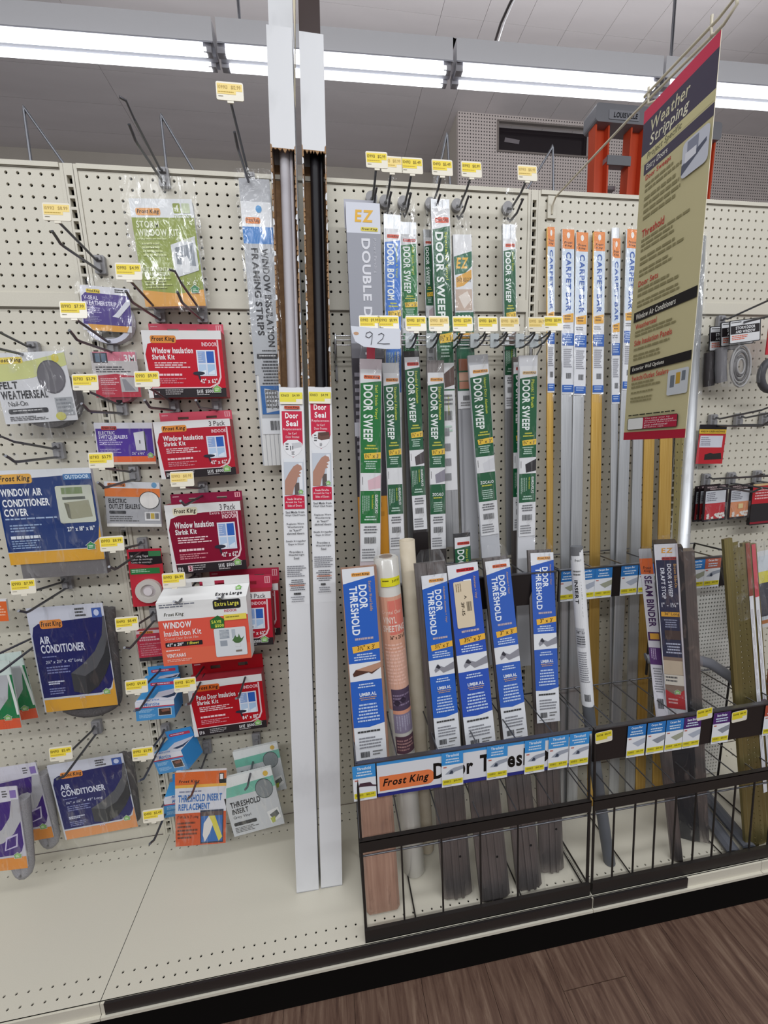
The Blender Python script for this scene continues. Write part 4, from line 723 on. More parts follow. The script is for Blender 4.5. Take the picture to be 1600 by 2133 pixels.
b = MB(); b.poly([(2.35, 0, -.95), (.9, 0, -1.0), (-1.2, 0, -.85), (-2.0, 0, -.4), (-2.3, 0, .35), (-2.4, 0, .95), (-.5, 0, .85), (2.3, 0, .85)][::-1], '#dfe3ec'); b.poly([(2.35, .03, -.95), (.9, .03, -1.0), (-1.2, .03, -.85), (-2.0, .03, -.4), (-2.3, .03, .35), (-2.4, .03, .95), (-.5, .03, .85), (2.3, .03, .85)], '#dfe3ec'); b.build('paper', t)
b = MB(); b.tube([(-.35, -.03, .3), (-.6, -.03, .5), (-.95, -.03, .35), (-1.0, -.03, .05), (-.7, -.03, -.05), (-.45, -.03, .15), (-.35, -.03, .35), (-.42, -.03, -.2), (-.5, -.03, -.65)], .028, '#33353f', 6)
b.tube([(.2, -.03, .25), (.5, -.03, .4), (.75, -.03, .25), (.6, -.03, -.1), (.1, -.03, -.5), (.7, -.03, -.55), (1.3, -.03, -.52)], .028, '#33353f', 6); b.build('handwriting', t)
a = Art(.5, .3, 0); a.e(.5, .5, .5, .5, '#c79f80'); q = a.build('punched_hole', t); q.location = (-1.9*I, 0, .3*I)

def sweep(label, rc, kind='green', body='aluminium', side='', size='1½" x 3\'', over=1.2, blen=36, pic='#c9b9bd', logo='#d9502f', bagk='film', bz=None, title='DOOR SWEEP', name='door_sweep', umb='GUARDAPOLVO', lab_end=1.0, bag=1, gl=.79, seed=1, th=.35, pinch=.55):
    cx, y, cz, W, H, ro = rc; t = thing(name, label, 'door sweep', (cx, y, cz), (0, ro, 0)); g = {'green': '#125a36', 'bright': '#087030', 'blue': '#3d76c9'}[kind]
    zt = H/2+over*.4; zb = H/2-blen
    b = MB(); b.box(-W/2-.06, .06, zb, W/2+.06, th, zt, body)
    if body.startswith('alu'): b.box(-W/2-.06, 0.0, zb, -W/2+.2, .1, zt, body).box(W*.12, -.0, zb, W*.2, .1, zt, body)
    b.build('strip', t)
    a = Art(W, H, 0); wt = '#e2e3e5'; a.r(0, 0, 1, 1, wt); a.p([(0, .068), (1, .055), (1, gl), (0, gl)][::-1], g)
    a.logo(.16, .028, .95, .046, logo)
    a.t(title, .14, .075, .6, .36, '#e9efec', 2, 1)
    if side: a.t(side, .66, .075, .84, .075+.0105*len(side), '#c9d23c', 1, 1)
    a.m(.2, .375, .85, .405, 2, '#c9c84a', cen=1).p([(.16, .42), (1, .412), (1, .445), (.2, .45)][::-1], '#e9c23f').t(size, .24, .422, .92, .442, '#2e2a18', 1).m(.15, .458, .85, .505, 4, '#bcd8c8', cen=1)
    a.r(0, .52, 1, .615, wt).p([(.35, .56), (1, .53), (1, .6), (.4, .61)][::-1], pic).m(.08, .54, .16, .6, 1, '#777', rot=1)
    if umb == 'ZOCALO': a.t('ZOCALO', .15, .665, .88, .683, '#e9efec', 2).m(.15, .69, .85, .705, 1, '#c9c84a', cen=1).m(.12, .72, .88, .78, 5, '#bcd8c8', cen=1)
    else: a.t(umb, .72, .635, .88, .735, '#e9efec', 2, 1).t('Vinilo Autoadhesivo', .56, .635, .66, .71, '#c9d23c', 1, 1).m(.1, .64, .5, .74, 4, '#bcd8c8', rot=1, fill=.35).m(.15, .75, .85, .78, 2, '#bcd8c8', cen=1)
    a.m(.1, gl+.015, .9, gl+.06, 3, '#6d6e72', cen=1).m(.08, gl+.14, .8, .99, 4, '#8b8c90', seed=3).bars(.2, gl+.075, .8, gl+.11)
    a.build('printed_label', t)
    if bag: film(t, -W/2-.15, H/2-1.2, W/2+.15, H/2+over+1.2, -.12, .22, 8, 9, bagk, pinch, seed); film(t, -W/2-.12, -H/2-.3, W/2+.12, H/2-1.1, -.09, .05, 4, 26, 'film', 0, seed+5)
    return t
# top row, hanging close to the pegboard
rc = (27.85,-3.40,60.62,3.42,36.67,0.008); cx, y, cz, W, H, ro = rc
t = thing('draft_stopper_pack', 'tall grey and white double draft stopper pack with amber letters', 'door sweep', (cx, y, cz), (0, ro, 0)); MB().box(-W/2, 0, -H/2, W/2, .8, H/2, '#6e6d73').build('carton', t); MB().box(-W/2-.1, .8, H/2-2, W/2-.2, .9, H/2+.7, '#b9bac4').build('header_tab', t)
a = Art(W, H, 0); a.r(0, 0, 1, .078, '#d5d8e2').r(0, .075, 1, .36, '#9b9da6').r(0, .36, 1, .4, '#6e6d73').r(0, .4, 1, .8, '#3b373d').r(0, .8, 1, 1, '#c98c2e').t('EZ', .25, .018, .8, .048, '#e5b23e', 2, it=.1).logo(.42, .06, .92, .07, '#e2d35a').t('DOUBLE DRAFT', .42, .088, .68, .40, '#dfe0e6', 2, 1).t('Patent Pending', .76, .088, .86, .175, '#c9cad2', 0, 1).m(.06, .44, .4, .7, 12, '#8f8b94').r(0, .58, .18, .62, '#b9b9c0').m(.1, .82, .9, .96, 5, '#b07a26'); a.build('printed_face', t)
sweep('blue door bottom pack in the top row, beside the grey draft stopper', (30.83,-2.60,67.67,1.64,18.92,0.023), 'blue', 'aluminium', 'Aluminum + Vinyl', '1½" x 3\'', 3.4, title='DOOR BOTTOM', gl=.86, seed=21, name='door_bottom')
sweep('bright green self stick sweep in glossy wrap, top row', (32.92,-1.60,69.12,1.70,16.14,0.001), 'bright', 'aluminium', 'Self Stick Vinyl', '1½" x 3\'', 3.0, seed=22, logo='#c9352b', bagk='film_dense')
t2 = (35.23,-1.30,70.52,0.82,13.17,-0.012)
sweep('narrow green sweep showing at the left edge of the wide one', t2, 'green', 'aluminium', '', '1½" x 3\'', 2.0, seed=23, bag=1, title='DOOR SWEEP')
sweep('wide green sweep with brown flap picture, top row', (36.43,-3.00,64.40,1.86,29.22,-0.024), 'green', 'aluminium', 'Specialty Vinyl', '1½" x 3\'', 2.2, pic='#5c463f', gl=.62, seed=24)
rc = (38.93,-2.20,68.03,2.08,18.07,-0.027); cx, y, cz, W, H, ro = rc
t = thing('door_sweep', 'green and amber two-part sweep pack with hands photo, top row', 'door sweep', (cx, y, cz), (0, ro, 0)); b = MB(); b.box(-W/2, .06, H/2-36, W/2, .4, H/2, '#a9aaae').box(-W/2+.3, 0, H/2-36, -W/2+.5, .1, H/2, '#8f9094'); b.build('strip', t)
a = Art(W, H, 0); a.r(0, 0, 1, 1, '#e2e3e5').p([(.02, .12), (.98, .09), (1, .17), (.6, .21), (.05, .22)][::-1], '#2c6b50').t('EZ', .12, .125, .8, .185, '#e5b23e', 2, it=.2).p([(.1, .235), (.95, .19), (.95, .24), (.5, .28), (.1, .29)][::-1], '#dfa94e').t('EASY AS 1-2-3!', .15, .235, .9, .26, '#3a2c16', 1).r(.05, .3, .95, .42, '#c9b3a3').p([(.2, .34), (.7, .31), (.9, .36), (.5, .41)][::-1], '#e6dcd2').r(0, .43, 1, .66, '#1f6248').t('DOOR', .14, .445, .86, .485, '#e8efe9', 2).t('SWEEP', .06, .495, .96, .535, '#e8efe9', 2).r(.12, .548, 1, .582, '#dfa94e').t("2\" x 3'", .26, .552, .86, .577, '#3a2c16', 1).m(.15, .6, .85, .65, 3, '#bcd8c8', cen=1)
a.r(0, .66, 1, .89, '#1e5f43').r(.1, .7, .9, .77, '#a56a52').r(.1, .78, .9, .83, '#c9a08a').r(.1, .835, .9, .88, '#b77f68').bars(.3, .92, .75, .95).m(.15, .96, .8, .99, 2, '#888'); a.build('printed_label', t); film(t, -W/2-.15, -H/2, W/2+.2, H/2+3.6, -.12, .25, 8, 20, 'film', .4, 25)
sweep('narrow green sweep under the faded tag, last of the top row', (44.48,-1.80,67.97,1.39,18.14,-0.028), 'green', 'aluminium', 'Heavy Duty', '1½" x 3\'', 3.6, pic='#6b5a52', seed=26, bagk='film_dense')
# front row on the rack bar
tq = sweep('bright green self stick vinyl sweep with red tape above its label, front row', (27.51,-4.60,52.71,2.17,20.42,0.047), 'bright', '#cfc3c8', 'Self Stick Vinyl', '1½" x 3\'', 2.6, pic='#dcb9c2', seed=27, logo='#df6a35')
q = MB().box(-.42, .1, 0, .42, .18, 2.6, '#b63a4c').build('red_tape', tq); q.location = (0, 0, ((27.51,-4.60,52.71,2.17,20.42,0.047)[4]/2)*I)
sweep('white-backed standard aluminium sweep, second in the front row', (30.26,-3.60,53.07,1.67,19.31,-0.003), 'green', '#c9cacc', 'Standard Aluminum', '1½" x 3\'', 2.6, pic='#dfe0e2', seed=28, logo='#e2924a')
sweep('brown-black standard aluminium sweep hanging higher than its neighbours', (32.80,-3.60,54.91,1.60,18.81,-0.029), 'green', 'black_strip', 'Standard Aluminum', '1½" x 3\'', 1.6, pic='#4c4446', seed=29, logo='#c9352b')
sweep('silver standard aluminium sweep, fourth in the front row', (35.15,-3.60,52.88,1.78,19.67,-0.002), 'green', 'aluminium_dark', 'Standard Aluminum', '1½" x 3\'', 3.2, pic='#8d8a96', umb='ZOCALO', seed=30, logo='#e2a050', bagk='film_dense', pinch=.1)
sweep('wide heavy duty aluminium sweep in the front row', (40.74,-3.60,53.90,2.19,19.26,-0.076), 'green', '#bfc1c6', 'Heavy Duty Aluminum', '2" x 3\'', 2.6, pic='#d5d6da', umb='ZOCALO', seed=31, logo='#e2a050', bagk='film_dense')
sweep('partly hidden brush sweep directly behind the frontmost brush sweep', (45.56,-2.80,54.17,1.92,19.49,-0.016), 'green', 'aluminium_dark', '', '1¾" x 3\'', 1.4, pic='#c9cad0', seed=32, logo='#c9504a', bag=0)
sweep('front plastic brush sweep, rightmost in the front row', (45.65,-4.20,53.58,2.04,19.20,-0.014), 'green', '#d5d6da', 'Plastic / Brush', '1¾" x 3\'', 2.8, pic='#2b282c', seed=33, logo='#d9b98a', bagk='film_dense')
sweep('short-standing green sweep peeking out between two blue thresholds', (37.33,-6.40,35.62,1.76,18.68,-0.030), 'green', '#3a3a3c', 'Heavy Duty', '1½" x 3\'', 1.0, seed=34, logo='#c9352b', blen=30, bag=1, pinch=.2)
t, a, W, H = card('foam_seal_pack', 'orange corner of a pack cut off at the left edge, above the green bags', 'package', (-12.25,-3.00,39.93,3.19,2.39,0.056), .2, '#d9d5cf'); a.r(0, 0, 1, .1, '#dfe0e4').r(0, .1, 1, 1, '#e06a34').m(.5, .3, .95, .8, 4, '#f0b898').build('printed_label', t)
# ------------------------------------------------------------------ wire bins standing on the deck
def shelf_label(par, x, y, z, W=2.05, H=3.5, head='#2f74b8', l1='Carpet Bar', prof=0, bend=0):
    a = Art(W, H, 0); a.r(0, 0, 1, 1, '#dfe2e6').r(0, 0, 1, .36, head).t(l1, .2, .05, .8, .13, '#dfe9f2', 2).m(.12, .18, .88, .33, 2, '#c9daea', cen=1, seed=x*7).m(.08, .4, .3, .44, 1, '#c06a5a', fill=.9)
    c = ['#a9b0bd', '#9c9f8c', '#8a8f98'][prof % 3]
    if prof < 3: a.p([(.3, .55), (1, .42), (1, .58), (.62, .68)][::-1], c)
    elif prof == 3: a.p([(.2, .62), (.3, .5), (.75, .5), (.85, .58), (1, .6), (1, .64), (.75, .62), (.3, .6)][::-1], '#4a3540')
    else: a.p([(.15, .62), (.4, .5), (.55, .46), (1, .42), (1, .52), (.6, .58), (.5, .64)][::-1], '#9aa0ac').p([(.34, .62), (.42, .52), (.52, .54), (.52, .62)][::-1], '#3c4454')
    a.r(.03, .78, .97, .93, '#d8cb35').t('101812', .1, .81, .42, .87, '#6a6218', 1).t('$10.99', .55, .81, .9, .87, '#6a6218', 1).m(.08, .94, .5, .97, 1, '#999')
    o = a.build('shelf_label', par); o.location = (x*I, y*I, z*I); o.rotation_euler = (bend, -.0, 0); return o
def small_tag(par, x, y, z, rot=0):
    a = Art(1.9, 1.3, 0); a.rr(0, 0, 1, 1, .2, '#ddd8c8').r(.03, .05, .97, .55, '#dccb33').r(.03, .5, .7, .72, '#dccb33').t('101911', .1, .2, .45, .38, '#6a6218', 1).t('$10.99', .55, .2, .9, .38, '#6a6218', 1)
    o = a.build('price_sticker', par); o.location = (x*I, y*I, z*I); o.rotation_euler = (0, rot, 0); return o
def bin_(x0, x1, label, pitch, skip=()):
    t = thing('wire_bin', label, 'bin', (x0, 0, 0)); W = x1-x0; K = 'black_metal'
    MB().box(0, -15.25, 7.02, W, -14.95, 8.45, K).box(0, -15.25, 7.02, W, -14.2, 7.12, K).build('bottom_rail', t)
    MB().box(0, -14.75, 16.9, W, -14.55, 18.15, K).box(0, -14.75, 18.05, W, -14.4, 18.2, K).build('middle_rail', t)
    MB().box(0, -14.12, 22.15, W, -13.95, 25.95, 'black_strip').box(0, -14.2, 25.85, W, -13.8, 26.0, 'dull_wire').build('label_strip', t)
    MB().box(0, -7.1, 36.7, W, -6.95, 40.45, 'black_strip').box(0, -7.2, 40.35, W, -6.8, 40.5, 'dull_wire').build('label_strip', t)
    n = int(round(W/pitch))
    for i in range(n+1):
        x = min(max(i*pitch, .08), W-.08)
        if i not in skip: MB().tube([(x, -14.95, 8.3), (x, -14.8, 12), (x, -14.62, 17)], .1, K, 6).build('front_wire', t)
        MB().tube([(x, -13.9, 25.9), (x, -7.3, 25.75)], .075, 'dull_wire', 6).build('divider_wire', t)
        MB().tube([(x, -14.5, 18.1), (x, -7.3, 18.1)], .075, 'dull_wire', 6).build('divider_wire', t)
    for x in [k*4+.4 for k in range(int(W/4)+1)]: MB().tube([(x, -6.95, 40.4), (x, -.6, 40.3)], .09, 'dull_wire', 6).build('divider_wire', t)
    for (y, z) in ((-14.3, 16.0), (-7.3, 25.7), (-7.3, 18.0), (-.7, 40.3)): MB().tube([(.08, y, z), (W-.08, y, z)], .09, 'dull_wire', 6).build('cross_wire', t)
    for x in (.15, W-.15):
        MB().tube([(x, -14.9, 8), (x, -14.6, 17), (x, -14.0, 26)], .13, K, 6).build('side_wire', t)
        MB().tube([(x, -7.15, 7.05), (x, -7.15, 40.3), (x, -.7, 40.3), (x, -.5, 38)], .13, K, 6).build('side_wire', t)
        MB().tube([(x, -14.2, 7.2), (x, -7.0, 7.2)], .1, K, 6).build('floor_wire', t)
    for x in (W*.22, W*.7): MB().tube([(x, -14.2, 7.2), (x, -7.0, 7.2)], .08, K, 6).build('floor_wire', t)
    MB().box(W*.5-.1, -7.2, 26, W*.5+.1, -7.0, 37, K).build('rear_post', t)
    return t
t1 = bin_(23.85, 47.85, 'left black wire bin holding the blue door thresholds', 4.0, skip=(5,))
MB().box(21.8, -7.3, 25.5, 23.5, -7.0, 37, 'black_metal').build('rear_post', t1)
a = Art(22.0, 3.75, 0); xx = lambda x: (x-2.0)/22.0
a.r(0, 0, 1, 1, '#d9dade').r(0, 0, 1, .1, '#3f8fd0').r(0, .9, 1, 1, '#2b2f7c').rr(xx(2.2), .42, xx(7.5), .84, .6, '#df7a48').r(xx(2.2), .42, xx(3.2), .84, '#df7a48').t('Frost King', xx(2.5), .5, xx(7.0), .78, '#201410', 2, it=.28).t('Door', xx((31.30,-14.20,24.39)[0]-23.85), .27, xx((35.29,-14.20,24.24)[0]-23.85), .74, '#14110f', 2).t('Thr', xx((35.98,-14.20,24.13)[0]-23.85), .23, xx((38.70,-14.20,24.74)[0]-23.85), .74, '#14110f', 2).t('es', xx((38.86,-14.20,23.91)[0]-23.85), .4, xx((40.38,-14.20,23.82)[0]-23.85), .74, '#14110f', 2).t('holds', xx((40.52,-14.20,24.17)[0]-23.85), .22, xx((46.41,-14.20,23.47)[0]-23.85), .74, '#14110f', 2)
q = a.build('printed_sign', t1); q.location = (13.0*I, -14.14*I, 24.0*I)
for k, u in enumerate(((24.64,-14.15,24.46)[0], (33.17,-14.15,24.03)[0], (37.73,-14.15,24.05)[0], (41.67,-14.15,24.10)[0], (44.21,-14.15,24.06)[0], (46.47,-14.15,24.08)[0])):
    shelf_label(t1, u-23.85, -14.22-.03*(k % 2), 24.0, 2.15, 3.75, '#3e90d2', 'Threshold', 3 if k == 0 else 4)
t2_ = bin_(48.15, 72.65, 'right black wire bin holding the carpet bars and seam binder', 2.45)
for k, (u, c, p_) in enumerate((((52.95,-14.15,22.92)[0], '#2f74b8', 0), ((55.23,-14.15,23.12)[0], '#2f74b8', 2), ((57.42,-14.15,23.34)[0], '#2f74b8', 1), ((59.48,-14.15,23.47)[0], '#4a2868', 0), ((63.06,-14.15,23.50)[0], '#4a2868', 2), ((69.50,-14.15,23.81)[0], '#b0503c', 2))):
    shelf_label(t2_, u-48.15, -14.2, 23.9, 2.1, 3.7, c, 'Carpet Bar' if c == '#2f74b8' else 'Seam Binder', p_)
for u, zz in (((49.17,-14.25,25.00)[0], 25.0), ((60.79,-14.25,25.41)[0], 25.9), ((65.17,-14.25,24.70)[0], 25.0)): small_tag(t2_, u-48.15, -14.24, zz, -.08)
for k, (u, c, p_) in enumerate((((49.35,-7.20,38.29)[0], '#2f74b8', 1), ((51.56,-7.20,38.38)[0], '#2f74b8', 0), ((53.74,-7.20,38.48)[0], '#2f74b8', 1), ((57.07,-7.20,38.47)[0], '#2f74b8', 0), ((59.39,-7.20,38.39)[0], '#2f74b8', 1), ((63.68,-7.20,38.37)[0], '#4a2868', 0), ((66.02,-7.20,38.41)[0], '#2f74b8', 1), ((68.20,-7.20,38.40)[0], '#b0604c', 4))):
    shelf_label(t2_, u-48.15, -7.15, 38.55, 2.2, 3.7, c, 'Carpet Bar', p_)
# ------------------------------------------------------------------ door thresholds standing in the left bin
def threshold(label, ln, W, LH, size, body='aluminium_dark', extra=None, lw=None, side='Aluminum + Vinyl', off=0, logo='#e2a050', filmtop=1, seed=1, tag_=0, blue='#2f62bd'):
    M, L_ = leanM(*ln); t = thing('door_threshold', label, 'threshold', M=M); b = MB()
    if body == 'wood_raw':
        prof = [(-W/2, .75), (-W/2, .35), (-W/2+.3, 0), (W/2-.3, 0), (W/2, .35), (W/2, .75)]
    else:
        prof = [(-W/2, .7), (-W/2, .42), (-W/2+.35, .22), (-W*.14, .16), (-W*.13, .0), (-W*.05, -.02), (-W*.04, .1), (W*.1, .1), (W*.11, -.02), (W*.2, 0), (W*.21, .16), (W/2-.35, .24), (W/2, .42), (W/2, .7)]
    b.extrude(prof, 0.15, L_-.3, body); b.build('threshold_bar', t)
    if body != 'wood_raw':
        for zz in (5.0,): MB().tube([(W*.15, -.03, zz), (W*.15, .1, zz)], .13, 'dark_void', 10).build('screw_hole', t)
    lw = lw or W-.1; a = Art(lw, LH, -.05); a.r(0, 0, 1, 1, '#dfe1e5').p([(0, .075), (.5, .06), (1, .045), (1, .8), (.5, .815), (0, .81)][::-1], blue).r(0, .478, 1, .57, '#dfe1e5')
    a.logo(.28, .024, .86, .042, logo).t('DOOR', .47, .085, .73, .205, '#e6edf6', 2, 1).t('THRESHOLD', .18, .09, .43, .335, '#e6edf6', 2, 1).t(side, .79, .07, .88, .07+.0075*len(side), '#c9a27a', 1, 1)
    a.m(.2, .35, .88, .372, 1, '#b9a9b0', cen=1).p([(.14, .392), (1, .38), (1, .412), (.16, .425)][::-1], '#e9b548').t(size, .3, .389, .85, .413, '#2e2414', 1).m(.15, .432, .9, .47, 3, '#c3d4ee', cen=1)
    if body == 'wood_raw': a.p([(.1, .53), (.2, .51), (1, .488), (1, .51), (.7, .54), (.6, .53), (.3, .54), (.12, .545)][::-1], '#54382f').p([(.2, .51), (1, .484), (1, .51), (.7, .53)][::-1], '#b78d76')
    else: a.p([(.2, .535), (.32, .505), (.45, .515), (.6, .525), (1, .5), (1, .54), (.55, .556), (.42, .535), (.24, .55)][::-1], '#8e8e96').p([(.26, .52), (.36, .502), (.46, .525), (.38, .53)][::-1], '#3a3a42')
    a.m(.15, .585, .85, .612, 2, '#c3d4ee', cen=1).t('UMBRAL', .26, .632, .8, .65, '#e6edf6', 2).m(.25, .655, .8, .675, 2, '#b99a8a', cen=1).m(.12, .69, .88, .79, 6, '#bccfec', cen=1, seed=2)
    a.m(.1, .83, .85, .85, 1, '#444', cen=1).m(.14, .865, .9, .93, 4, '#8b8c92').bars(.16, .94, .45, .97).m(.55, .94, .9, .97, 2, '#777').m(.1, .98, .9, .99, 1, '#999')
    if tag_: a.rr(.13, .09, .72, .335, .15, '#d9c9ae').m(.2, .1, .4, .16, 3, '#8a7a60', rot=1).t('A', .44, .165, .52, .185, '#2e2414', 1, 1).t('3F-15', .32, .2, .42, .27, '#2e2414', 1, 1).bars(.5, .2, .66, .25, '#554a3a', 8)
    q = a.build('printed_label', t); q.location = (off*I, 0, (L_-LH/2-extra)*I if extra is not None else (L_-LH/2-.3)*I)
    film(t, -W/2-.12, 0, W/2+.12, L_-(.3+LH if extra is None else extra+LH)+.2, -.12, .06, 5, 22, 'film', 0, seed)
    if filmtop: film(t, -W/2-.1, L_-1.0-(extra or 0), W/2+.1, L_+1.1, .1, .4, 8, 5, 'film_dense', .45, seed+2)
    return t
threshold('wooden exterior saddle threshold with blue label, leftmost in the bin', ((25.98,-13.21,7.12),(25.38,-9.93,43.87)), 3.5, 19.8, '3½" x 3\'', 'wood_raw', side='Exterior Wood Saddle', off=-.1, lw=3.1, filmtop=0, seed=41)
threshold('adjustable aluminium threshold with label starting low, right of the cardboard tube', ((34.05,-13.42,7.12),(32.47,-10.12,43.84)), 3.2, 18.2, '3½" x 3\'', extra=1.5, lw=2.6, side='Adjustable Aluminum + Vinyl', seed=42, off=.2)
threshold('aluminium threshold with a beige inventory sticker over its title', ((37.92,-14.26,7.12),(35.78,-9.81,43.39)), 3.3, 19.4, '3¾" x 3\'', side='Aluminum + Vinyl', logo='#c02c33', filmtop=0, seed=43, tag_=1, blue='#3356b4')
threshold('aluminium threshold with orange logo leaning third from the right bin end', ((41.98,-13.97,7.12),(40.27,-8.00,43.19)), 2.85, 19.4, '3" x 3\'', logo='#d9602f', seed=44, extra=.6, blue='#3a62b8')
threshold('upright aluminium threshold with rounded label end, rightmost blue one', ((45.30,-12.83,7.12),(46.29,-6.54,43.16)), 2.85, 19.0, '3" x 3\'', seed=45, extra=.6, blue='#3a60b6')
# vinyl sheeting roll and plain cardboard tube
M, L_ = leanM(*((30.04,-10.69,7.12),(28.26,-9.55,44.06))); t = thing('vinyl_sheeting_roll', 'shrink-wrapped roll of clear vinyl sheeting with coral and bicycle photo print', 'roll', M=M); R_ = 1.25
MB().tube([(0, R_, 0), (0, R_, .2), (0, R_, L_-.15), (0, R_, L_)], [R_*.9, R_, R_, R_*.86], 'vinyl_roll', 28).build('roll_body', t)
MB().tube([(0, R_, L_), (0, R_, L_+.02)], .7, '#8b7f78', 14).build('roll_core', t)
cyl = lambda x, z, l: (math.sin(x/R_)*(R_+.01-l), R_-math.cos(x/R_)*(R_+.01-l), z)
a = Art(2.9, 20, 0, cyl, 8); a.r(0, 0, 1, .62, '#d9a48c').r(.35, .02, 1, .2, '#d97a6c').r(.1, .3, 1, .6, '#dcaf9b').p([(0, 0), (1, 0), (1, .015), (0, .06)][::-1], 'vinyl_roll').t('Crystal Clear', .12, .07, .85, .095, '#e9c9ba', 1).t('VINYL', .15, .105, .62, .14, '#ead7cc', 2).t('SHEETING', .12, .15, .95, .185, '#ead7cc', 2).t("36\" x 25' x 8", .35, .205, .95, .225, '#3a2620', 1).m(.12, .25, .95, .48, 12, '#e9bfae')
a.r(.2, .5, .95, .62, '#54465c').m(.25, .53, .9, .6, 4, '#8f7f98').r(.2, .64, .95, .75, '#8b8198').m(.3, .65, .85, .74, 6, '#a9a4b8', rot=1).r(.2, .64-.02, .95, .64, '#d99a80').r(.2, .77, .95, .87, '#5a3f4c').m(.25, .79, .9, .86, 4, '#b58d8a').r(.15, .885, .95, 1, '#d5d3d0').t('V3625/8', .5, .892, .9, .908, '#2b2623', 1).m(.2, .92, .32, .98, 3, '#555', rot=1).bars(.55, .92, .88, .96)
a.r(.2, -.1, .92, -.055, '#e3dc2e').t('$49.99', .58, -.088, .86, -.073, '#6a641a', 1).m(.26, -.088, .48, -.075, 1, '#6a641a').e(.6, .56, .1, .015, '#3a3040').e(.38, .575, .1, .016, '#3a3040')
q = a.build('printed_wrap', t); q.location = (0, 0, (L_-13.9)*I)
M, L_ = leanM(*((32.04,-8.34,7.12),(30.74,-7.96,45.30))); t = thing('cardboard_tube', 'plain beige cardboard tube standing behind the vinyl roll', 'tube', M=M); R_ = .82; n = 24; b = MB()
vs = [(r*math.cos(2*math.pi*i/n), r*math.sin(2*math.pi*i/n)+R_, z) for z, r in ((0, R_), (L_, R_), (L_, R_-.1), (L_-3, R_-.1)) for i in range(n)]
b.mesh(vs, [(k*n+i, k*n+(i+1) % n, (k+1)*n+(i+1) % n, (k+1)*n+i) for k in range(3) for i in range(n)], 'paper_tube', True); b.mesh(vs[3*n:], [tuple(range(n))], 'dark_void'); b.build('tube_wall', t)
# ------------------------------------------------------------------ seam binder, threshold insert, boxed sweep in the right bin
def slim(name, label, cat, ln, W, body, LH, draw, D=.25, seed=1, key='film', th=0, part='bar', ytop=0, prof=None, yaw=0):
    M, L_ = leanM(*ln, yaw=yaw); t = thing(name, label, cat, M=M); b = MB()
    if prof == 'round': b.tube([(0, W/2, 0), (0, W/2, L_)], W/2, body, 16)
    elif prof == 'channel': b.extrude([(-W/2, 0), (W/2, 0), (W/2, D), (W/2-.06, D), (W/2-.06, .06), (-W/2+.06, .06), (-W/2+.06, D), (-W/2, D)], 0, L_, body)
    else: b.extrude([(-W/2, D), (-W/2, D*.5), (-W/2+.12, D*.15), (-W*.1, 0), (W*.1, 0), (W/2-.12, D*.15), (W/2, D*.5), (W/2, D)], 0, L_, body)
    b.build(part, t)
    if LH:
        a = Art(W+.02, LH, -.02); draw(a); q = a.build('printed_label', t); q.location = (0, 0, (L_-LH/2-ytop)*I)
    if key: film(t, -W/2-.04, L_-max(LH, 8)-1, W/2+.04, L_+.3, -.05, .05, 3, 24, key, 0, seed)
    return t, L_
def d_insert(a):
    a.r(0, 0, 1, 1, '#dedfe1').r(0, 0, 1, .05, '#6e6f72').t('Frost King', .3, .07, .95, .09, '#33343a', 1, it=.2).m(.1, .14, .95, .18, 2, '#777').t('INSERT', .18, .2, .42, .345, '#26262a', 2, 1).t('THRESHOLD', .62, .2, .84, .44, '#26262a', 1, 1).r(0, .5, 1, .62, '#b3b4b8').t('36" Long', .1, .515, .95, .54, '#33343a', 1).m(.1, .55, .9, .61, 4, '#55565a').m(.12, .65, .9, .85, 14, '#8b8c92').bars(.3, .92, .7, .965)
M, L_ = leanM(*((51.93,-13.18,7.12),(49.02,-8.87,43.55)), yaw=-.5); t = thing('threshold_insert', 'grey vinyl threshold insert with white sleeve, bowed in the right bin', 'weatherstrip', M=M)
bow = lambda z: -.5*math.sin(math.pi*max(0, min(1, z/L_)))
MB().tube([(bow(L_*i/12), .62, L_*i/12) for i in range(13)], [.62]*13, '#63666b', 14).build('vinyl_insert', t)
b = MB()
for k in range(12):
    z0 = L_-18+1.5*k; b.tube([(bow(z0), .62, z0), (bow(z0+1.5), .62, z0+1.5)], .645, '#dedfe1' if k < 11 else '#77787b', 16, False)
b.build('sleeve', t)
a = Art(1.5, 17.9, 0, lambda x, z, l: (bow(L_-9.0+z)+math.sin(x/.66)*(.66-l), .62-math.cos(x/.66)*(.66-l), z), 8); d_insert(a); q = a.build('printed_sleeve', t); q.location = (0, 0, (L_-9)*I)
def d_binder(a):
    a.r(0, 0, 1, 1, '#dedce4').r(0, 0, 1, .055, '#a9a9ad').r(0, .055, 1, .145, '#df6a30').t('Frost', .2, .1, .85, .117, '#5a1c10', 2, it=.2).t('King', .25, .12, .8, .137, '#5a1c10', 2, it=.2).t('SEAM BINDER', .22, .155, .8, .45, '#45205c', 2, 1).r(.05, .48, .95, .53, '#45205c').r(.2, .487, .9, .522, '#e2a83a').r(0, .57, 1, .67, '#5a2f74').m(.15, .575, .6, .66, 3, '#c9b4d8', rot=1).m(.12, .69, .88, .84, 10, '#8b8c92', cen=1).bars(.25, .87, .75, .93)
slim('seam_binder', 'white and orange labelled seam binder strip in the right bin', 'carpet trim', ((59.68,-13.96,7.12),(56.84,-9.26,42.90)), 1.15, 'aluminium_dark', 19.5, d_binder, seed=51, yaw=-.6)
rc = ((62.84,-11.93,7.12),(55.77,-12.84,44.45)); M, L_ = leanM(*rc, yaw=-.62); t = thing('boxed_door_sweep', 'dark boxed door sweep and draft stop in a clear bag with amber EZ letters', 'door sweep', M=M)
